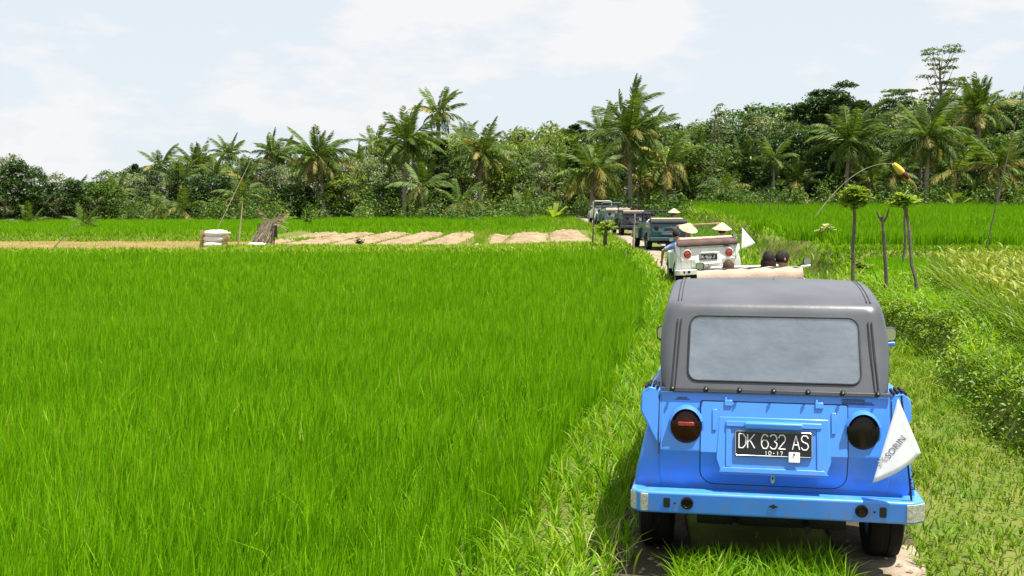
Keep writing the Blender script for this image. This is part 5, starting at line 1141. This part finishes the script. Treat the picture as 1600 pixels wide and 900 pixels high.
# ------------------------------------------------------------------ people riding in the cars
M_skin = surf('skin', (0.36, 0.20, 0.13), 0.55, vary=0.1, scale=6); M_hair = surf('dark hair', (0.008, 0.006, 0.005), 0.6, spec=0.2, scale=40, bump=0.8, bscale=60, col2=(0.02, 0.013, 0.010)); M_hairb = surf('brown hair', (0.035, 0.018, 0.011), 0.6, spec=0.2, scale=40, bump=0.5, bscale=60, col2=(0.10, 0.055, 0.035))
M_hat = surf('woven straw hat', (0.36, 0.29, 0.20), 0.85, scale=12, bump=0.5, bscale=50, col2=(0.46, 0.38, 0.28))
def person(label, car_loc, rz, x, y, seat_z, shirt, hair='short', hm=None, hat=False, turn=0.0, lean=0.0, scale=1.0, arm=None, group='people riding in the cars'):
    """seated figure facing +Y: hips on the seat, thighs forward, hands on the knees (or one arm out)"""
    root = empty('person', (0, 0, 0)); root.matrix_world = Matrix.Translation(car_loc) @ Matrix.Rotation(rz, 4, 'Z') @ Matrix.Translation((x, y, seat_z)) @ Matrix.Rotation(lean, 4, 'Y') @ Matrix.Scale(scale, 4)
    tag(root, label, 'person', group)
    b = Mb(); hd = Vector((0, 0.03, 0.70))
    b.tube([(0, 0, 0.02), (0, -0.01, 0.18), (0, 0.0, 0.36), (0, 0.01, 0.47), (0, 0.015, 0.535), (0, 0.02, 0.60)], [0.155, 0.140, 0.155, 0.125, 0.058, 0.055], 14)
    b.tube([(-0.17, 0.0, 0.455), (0, 0.0, 0.475), (0.17, 0.0, 0.455)], [0.062, 0.075, 0.062], 10)
    def arm_(s, el, wr):
        sh = Vector((s * 0.185, 0, 0.45)); b.tube([sh, sh.lerp(el, 0.5), el, el.lerp(wr, 0.5), wr], [0.056, 0.047, 0.040, 0.036, 0.026], 9)
        d = (wr - el).normalized(); sd = Vector((0, 0, 1)).cross(d).normalized() if abs(d.z) < 0.95 else Vector((1, 0, 0)); pl = wr + d * 0.05
        b.tube([wr, pl, pl + d * 0.03], [0.026, 0.038, 0.030], 8)
        for k in range(4):
            f0 = pl + d * 0.03 + sd * (k - 1.5) * 0.018; ln = (0.060, 0.070, 0.066, 0.052)[k]; b.tube([f0, f0 + d * ln * 0.55 - Vector((0, 0, 0.012)), f0 + d * ln * 0.9 - Vector((0, 0, 0.035))], [0.010, 0.009, 0.0075], 6)
        t0 = wr + d * 0.02 - sd * s * 0.02; b.tube([t0, t0 + d * 0.03 - sd * s * 0.035, t0 + d * 0.06 - sd * s * 0.045], [0.013, 0.011, 0.008], 6)
        return sh
    els = {}
    for s in (-1, 1):
        if arm and arm[0] == s: el, wr = Vector(arm[1]), Vector(arm[2])
        else: el, wr = Vector((s * 0.24, 0.08, 0.20)), Vector((s * 0.16, 0.30, 0.14))
        els[s] = el; arm_(s, el, wr)
        b.tube([(s * 0.09, 0.02, 0.02), (s * 0.12, 0.22, 0.03), (s * 0.13, 0.42, 0.03), (s * 0.13, 0.46, -0.16), (s * 0.13, 0.44, -0.24)], [0.095, 0.080, 0.062, 0.052, 0.045], 10)
        b.tube([(s * 0.13, 0.42, -0.245), (s * 0.13, 0.54, -0.25)], [0.042, 0.034], 8)
    # head with brow, nose, chin and ears, turned on the neck
    rot = Matrix.Rotation(turn, 3, 'Z'); n, m = 14, 18; o = len(b.v)
    for i in range(n + 1):
        ph = math.pi * i / n
        for k in range(m):
            th = 2 * math.pi * k / m; px, py, pz = math.sin(ph) * math.cos(th), math.sin(ph) * math.sin(th), math.cos(ph)
            w_ = 1.0 - 0.22 * max(0, -pz) ; q = Vector((px * 0.077 * w_, py * 0.098 * w_ + (0.012 if pz < -0.3 and py > 0.3 else 0), pz * 0.118))
            if py > 0.85 and -0.35 < pz < 0.05 and abs(px) < 0.35: q.y += 0.022 * (1 - abs(px) / 0.35)
            b.v.append(tuple(hd + rot @ q))
    for i in range(n):
        for k in range(m): b.f.append((o + i * m + k, o + i * m + (k + 1) % m, o + (i + 1) * m + (k + 1) % m, o + (i + 1) * m + k))
    for s in (-1, 1): b.tube([hd + rot @ Vector((s * 0.070, 0, -0.025)), hd + rot @ Vector((s * 0.090, -0.012, 0.0)), hd + rot @ Vector((s * 0.080, -0.008, 0.028))], [0.014, 0.016, 0.010], 6)
    body = build('body', b, M_skin, root, ang=70); rm = body.modifiers.new('r', 'REMESH'); rm.mode = 'VOXEL'; rm.voxel_size = 0.011; rm.use_smooth_shade = True; bake(body)
    if not body.data.materials: body.data.materials.append(M_skin)
    for s in (-1, 1):
        ey = hd + rot @ Vector((s * 0.030, 0.088, 0.005)); build('eye', Mb().lathe([(0, -0.008), (0.009, -0.004), (0.010, 0.003), (0, 0.008)], tuple(ey), 'z', 8), M_black, body)
    t = Mb().tube([(0, 0, -0.02), (0, -0.01, 0.18), (0, 0.0, 0.36), (0, 0.01, 0.47), (0, 0.012, 0.51)], [0.172, 0.158, 0.170, 0.142, 0.080], 16); t.tube([(-0.19, 0.0, 0.452), (0, 0.0, 0.478), (0.19, 0.0, 0.452)], [0.072, 0.086, 0.072], 10)
    for s in (-1, 1):
        shp = Vector((s * 0.185, 0, 0.45)); t.tube([shp, shp.lerp(els[s], 0.75)], [0.070, 0.060], 10)
    tt = build('shirt', t, shirt, root, ang=70); r2 = tt.modifiers.new('r', 'REMESH'); r2.mode = 'VOXEL'; r2.voxel_size = 0.014; r2.use_smooth_shade = True; bake(tt)
    if not tt.data.materials: tt.data.materials.append(shirt)
    t = Mb()
    for s in (-1, 1): t.tube([(s * 0.08, 0.0, 0.03), (s * 0.12, 0.22, 0.03), (s * 0.13, 0.43, 0.03), (s * 0.13, 0.46, -0.18)], [0.115, 0.098, 0.078, 0.066], 10)
    build('trousers', t, M_navyc, root, ang=70)
    h = Mb(); n = 9; o = 0                                                     # hair cap
    for i in range(n + 1):
        ph = (0.60 if hair == 'short' else 0.66) * math.pi * i / n
        for k in range(m):
            th = 2 * math.pi * k / m; f = math.sin(th); pz = math.cos(ph)
            lim = -0.05 if f > 0.35 else -9
            z_ = max(pz, 0.30 if f > 0.45 else -9); q = Vector((math.sin(ph) * math.cos(th) * 0.090, math.sin(ph) * math.sin(th) * 0.112 - 0.006, z_ * 0.132)); q *= 1.0 + 0.10 * mnoise.noise(q * 38 + Vector((x * 9, y * 7, 0))); h.v.append(tuple(hd + rot @ q))
    for i in range(n):
        for k in range(m): h.f.append((i * m + k, i * m + (k + 1) % m, (i + 1) * m + (k + 1) % m, (i + 1) * m + k))
    if hair == 'long':
        for k in range(15):
            a = R(180 + 180 * (k / 14)); p = Vector((0.080 * math.cos(a), 0.100 * math.sin(a), -0.01)); h.tube([hd + rot @ p, hd + rot @ (p * 1.08 + Vector((0, -0.02, -0.14))), hd + rot @ (p * 1.12 + Vector((0, -0.05, -0.30)))], [0.028, 0.028, 0.012], 6)
    build('hair', h, hm or M_hair, root, ang=80)
    if hat:
        ht = Mb().lathe([(0.235, 0.0), (0.236, 0.008), (0.16, 0.062), (0.08, 0.122), (0.012, 0.168), (0, 0.170)], (0, 0, 0), 'z', 22); ht.lathe([(0.232, -0.002), (0.155, 0.052), (0.078, 0.112), (0, 0.155)], (0, 0, 0), 'z', 22)
        o = build('conical_hat', ht, M_hat, root, ang=50, loc=hd + Vector((0, 0, 0.045))); o.rotation_euler = (R(hat), R(hat * 0.9 - 6), 0)
    return root
M_navyc = surf('dark cotton', (0.02, 0.022, 0.03), 0.9, scale=20); M_dress = surf('black cotton', (0.015, 0.015, 0.018), 0.9, scale=20); M_cotton = surf('white cotton', (0.6, 0.6, 0.58), 0.9, scale=20); M_bluec = surf('pale blue cotton', (0.25, 0.33, 0.62), 0.9, scale=20); M_pinkc = surf('faded pink cotton', (0.5, 0.28, 0.24), 0.9, scale=20)
C2 = (float(rc(15.3)) + 0.05, 15.3, 0); Z2 = R(-10.5); SZ = 0.63
person('brown haired passenger low in the cream topped white car', C2, Z2, -0.33, 0.88, SZ - 0.10, M_cotton, 'short', M_hairb, scale=0.93)
person('long haired passenger in black in the cream topped white car', C2, Z2, 0.22, 0.90, SZ - 0.03, M_dress, 'long', turn=0.1)
person('short haired passenger turned right in the cream topped white car', C2, Z2, 0.42, 1.02, SZ - 0.03, M_dress, 'short', turn=-1.1)
person('passenger under a tilted conical hat at left in the brown topped car', CAR3, CAR3_RZ, -0.46, 0.86, SZ + 0.04, M_pinkc, 'short', hat=22)
person('passenger under a conical hat at right in the brown topped car', CAR3, CAR3_RZ, 0.36, 0.92, SZ + 0.04, M_cotton, 'short', hat=8)
person('passenger in pale blue leaning out left of the brown topped car', CAR3, CAR3_RZ, -0.50, 1.60, SZ - 0.04, M_bluec, 'short', lean=R(-16), arm=(-1, (-0.42, 0.05, 0.40), (-0.50, 0.15, 0.18)))
C4 = (6.02, 44.0, zr(44.5)); person('passenger under a conical hat at right in the teal car', C4, R(5), 0.38, 0.95, SZ + 0.08, M_cotton, 'short', hat=6)
person('passenger in white at left in the teal car', C4, R(5), -0.36, 1.4, SZ + 0.02, M_cotton, 'short')
C5 = (6.2, 57.0, zr(58)); person('dark haired passenger in the navy car', C5, R(4), 0.1, 0.9, SZ + 0.05, M_cotton, 'short')
person('driver in white seen dimly through the rear window of the blue car', BLUE, BLUE_RZ, 0.30, 1.62, SZ - 0.03, M_cotton, 'short', group='people riding in the cars')
